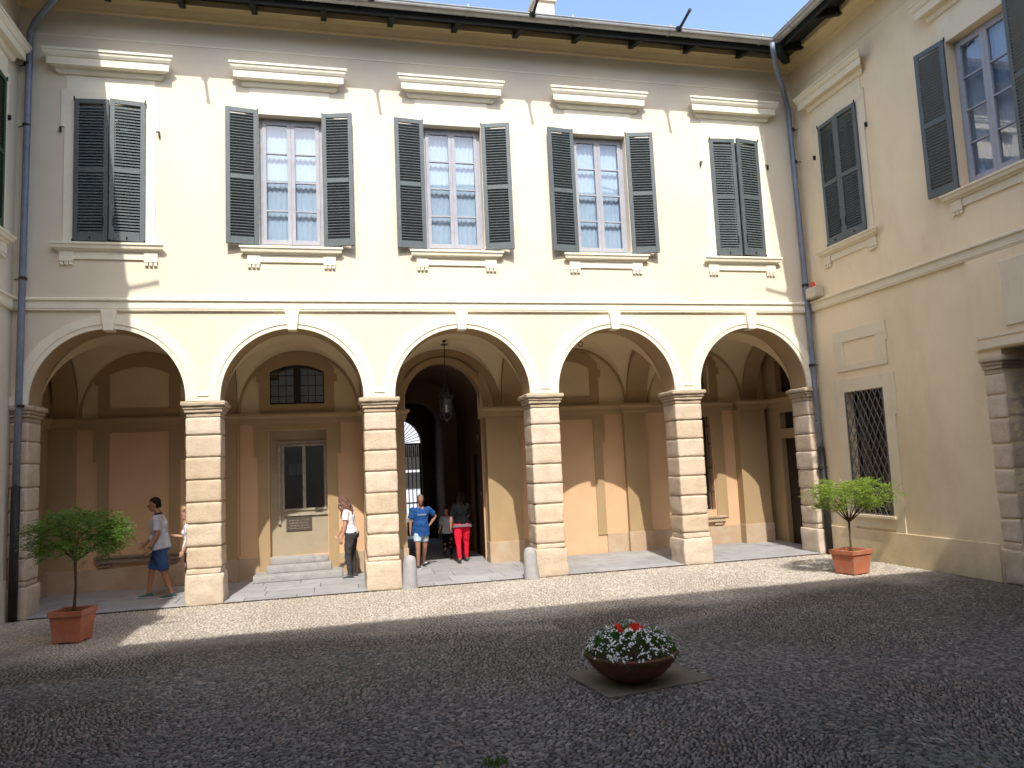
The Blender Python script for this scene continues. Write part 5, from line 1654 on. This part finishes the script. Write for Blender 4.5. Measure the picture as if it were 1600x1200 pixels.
        sh = remeshed(m_, 'shoe', look.get('shoe', 'shoe_dark'), root, .010, 2)
        m_ = MB().tube([FP(0, .075, -.066), FP(0, .02, -.066), FP(0, -.06, -.067), FP(s_ * .008, -.13, -.068), FP(s_ * .008, -.195, -.066)], [(.028 * k, .009 * k), (.043 * k, .009 * k), (.045 * k, .009 * k), (.048 * k, .009 * k), (.028 * k, .009 * k)], 12, lat=(1, 0, 0))
        m_.build('sole', look.get('sole', 'sole_white'), sh)
    # hair
    hs = look.get('hairstyle', 'short'); hm_ = MB()
    hm_.ell(HP(0, .022, .034), (.082 * k, .098 * k, .096 * k), 16, 12, hrot)
    hm_.ell(HP(0, .055, -.01), (.072 * k, .060 * k, .085 * k), 14, 10, hrot)
    if hs == 'short' or hs == 'thin':
        m2 = remeshed(hm_, 'hair', look['hair'], root, .009, 2, .006)
        # cut the fringe: drop faces in front of and below the hairline
        inv = hrot.transposed()
        bm = bmesh.new(); bm.from_mesh(m2.data)
        dl = []
        for v in bm.verts:
            q = inv @ (v.co - hc) / k
            if q.y < -.035 + (0 if q.z > .06 else .03) and q.z < .075: dl.append(v)
            elif q.z < -.075: dl.append(v)
        bmesh.ops.delete(bm, geom=dl, context='VERTS'); bm.to_mesh(m2.data); bm.free()
    else:
        hl = look.get('hairlen', .42)
        hr2 = random.Random(9)
        for i in range(look.get('locks', 46)):
            a_ = R(hr2.uniform(-128, 128)); st_ = HP(.080 * math.sin(a_), .02 + .085 * math.cos(a_) * .95, hr2.uniform(-.01, .085))
            ln = hl * hr2.uniform(.7, 1.05) * k
            pts = []; ph = hr2.uniform(0, 6.28)
            outv = Vector((math.sin(a_), math.cos(a_) * .8, 0)); outv = Matrix.Rotation(hy, 3, 'Z') @ outv
            vol = look.get('vol', .05)
            for q in range(9):
                f_ = q / 8; wv = look.get('wave', .012)
                p = st_ + outv * (vol * math.sin(min(1, f_ * 1.6) * math.pi / 2)) + Vector((math.sin(ph + f_ * 11) * wv, math.cos(ph + f_ * 13) * wv + .10 * k * f_ * look.get('back', 1) , -ln * f_))
                if look.get('followlean'): p += rotx(Vector((0, 0, 0)), 0) + Vector((0, 0, 0))
                pts.append(p)
            hm_.tube(pts, [.020 * k, .021 * k, .020 * k, .019 * k, .018 * k, .016 * k, .014 * k, .011 * k, .006 * k], 6)
        m2 = remeshed(hm_, 'hair', look['hair'], root, .009, 1, .006)
    return root, J, T, HP
# 1: man walking left behind the left tree
p1, J1, T1, H1 = person((2.36, 1.05, .03), R(-90), 1.76,
    dict(legL=(20, 8), legR=(-10, -18), toeR=0, armL=(12, 48, 4, 0), armR=(-6, 30, 7, 3), lean=5, head=10, legout=1),
    dict(top='polo_grey', bottom='denim', leglen=1.0, loose=.034, hair='hair_dark', skin='skin_tan', sleeve=.75, fat=1.16, collar='navy_cloth', shoe='shoe_teal', botname='shorts'),
    'man in grey polo shirt and blue denim shorts walking left through the first arch')
Wr = J1['wrR']
MB().tube([Wr + Vector((0, 0, .0)), Wr + Vector((0, 0, .001)) + (J1['elR'] - Wr).normalized() * .02], .031, 10).build('wristwatch', 'black_iron', p1)
MB().box(H1(-.08, -.10, .0).x, H1(.08, -.10, .0).x, H1(0, -.097, 0).y, H1(0, -.091, 0).y, H1(0, -.1, -.012).z, H1(0, -.1, .016).z).build('glasses', 'black_iron', p1)
# 2: person half hidden behind pillar one
p2, J2, T2, H2 = person((2.80, 1.30, .03), R(-90), 1.50,
    dict(legL=(10, 2), legR=(-6, -14), armL=(35, 100, 4, 0), armR=(-5, 25, 10, 5), lean=3, head=10, legout=1),
    dict(top='white_cloth', bottom='charcoal_cloth', leglen=.67, loose=.016, hair='hair_brown', skin='skin', sleeve=.5, fem=True, shoe='shoe_dark', botname='shorts'),
    'person in white top mostly hidden behind the pillar, following the man in grey polo')
# 3: girl leaning towards the pillar
p3, J3, T3, H3 = person((5.62, 1.62, .03), R(-108), 1.58,
    dict(legL=(2, -4), legR=(6, -6), armL=(20, 40, 6, 3), armR=(2, 14, 9, 2), lean=9, head=22, headyaw=0, legout=3),
    dict(top='white_cloth', bottom='charcoal_cloth', leglen=2, loose=.012, hair='hair_brown', skin='skin', sleeve=.6, fem=True, fat=1.02, hem=-.04, loosehem=False,
         hairstyle='long', hairlen=.52, wave=.022, vol=.055, locks=60, shoe='shoe_dark'),
    'young woman with long curly brown hair, white t-shirt and dark trousers beside the second pillar')
# 4: man in blue t-shirt walking towards the viewer
p4, J4, T4, H4 = person((7.03, 2.35, .03), R(4), 1.50,
    dict(legL=(14, -2), legR=(-8, -30), toeR=-14, armL=(0, 6, 10, 4), armR=(-22, 8, 42, -38), lean=3, head=14, legout=1),
    dict(top='blue_cloth', bottom='denim_light', leglen=.85, loose=.02, hair='hair_grey', skin='skin_tan', sleeve=.75, fat=1.08, hem=-.17, shoe='shoe_dark', botname='shorts'),
    'man in blue t-shirt and pale denim shorts walking out of the passage')
m_ = MB()
x = -.095
while x < .10:
    w_ = .014; q = T4(x, -.142 + .30 * abs(x) ** 1.5, .335); 
    m_.box(q.x, q.x + w_ * .8, q.y - .012, q.y - .006, q.z - .012, q.z + .014); x += .019
m_.build('chest_print', 'print_grey', p4)
# 5: woman in red trousers walking away
p5, J5, T5, H5 = person((7.95, 2.75, .03), R(184), 1.50,
    dict(legL=(12, 4), legR=(-6, -22), toeR=-28, armL=(30, 60, 12, -8), armR=(0, 10, 16, 2), lean=9, head=10, legout=2),
    dict(top='black_cloth', bottom='red_cloth', leglen=2, loose=.014, hair='hair_dark', skin='skin', sleeve=.9, fem=True, fat=1.16, hem=-.03, loosehem=False,
         hemband='greymauve_cloth', hairstyle='long', hairlen=.42, wave=.008, vol=.03, locks=50, shoe='shoe_dark', sole='shoe_dark'),
    'woman in bright red trousers and black top seen from behind, walking into the passage')
# 6: child in the dark passage
p6, J6, T6, H6 = person((7.80, 3.9, -.01), R(-25), 1.14,
    dict(legL=(6, 0), legR=(-4, -10), armL=(10, 50, 6, 0), armR=(20, 70, 6, 0), lean=2, head=6, legout=1),
    dict(top='polo_grey', bottom='black_cloth', leglen=2, loose=.006, hair='hair_dark', skin='skin', sleeve=.8, shoe='shoe_dark', sole='shoe_dark'),
    'child with pale top in the dark passage, left of the woman in red trousers')
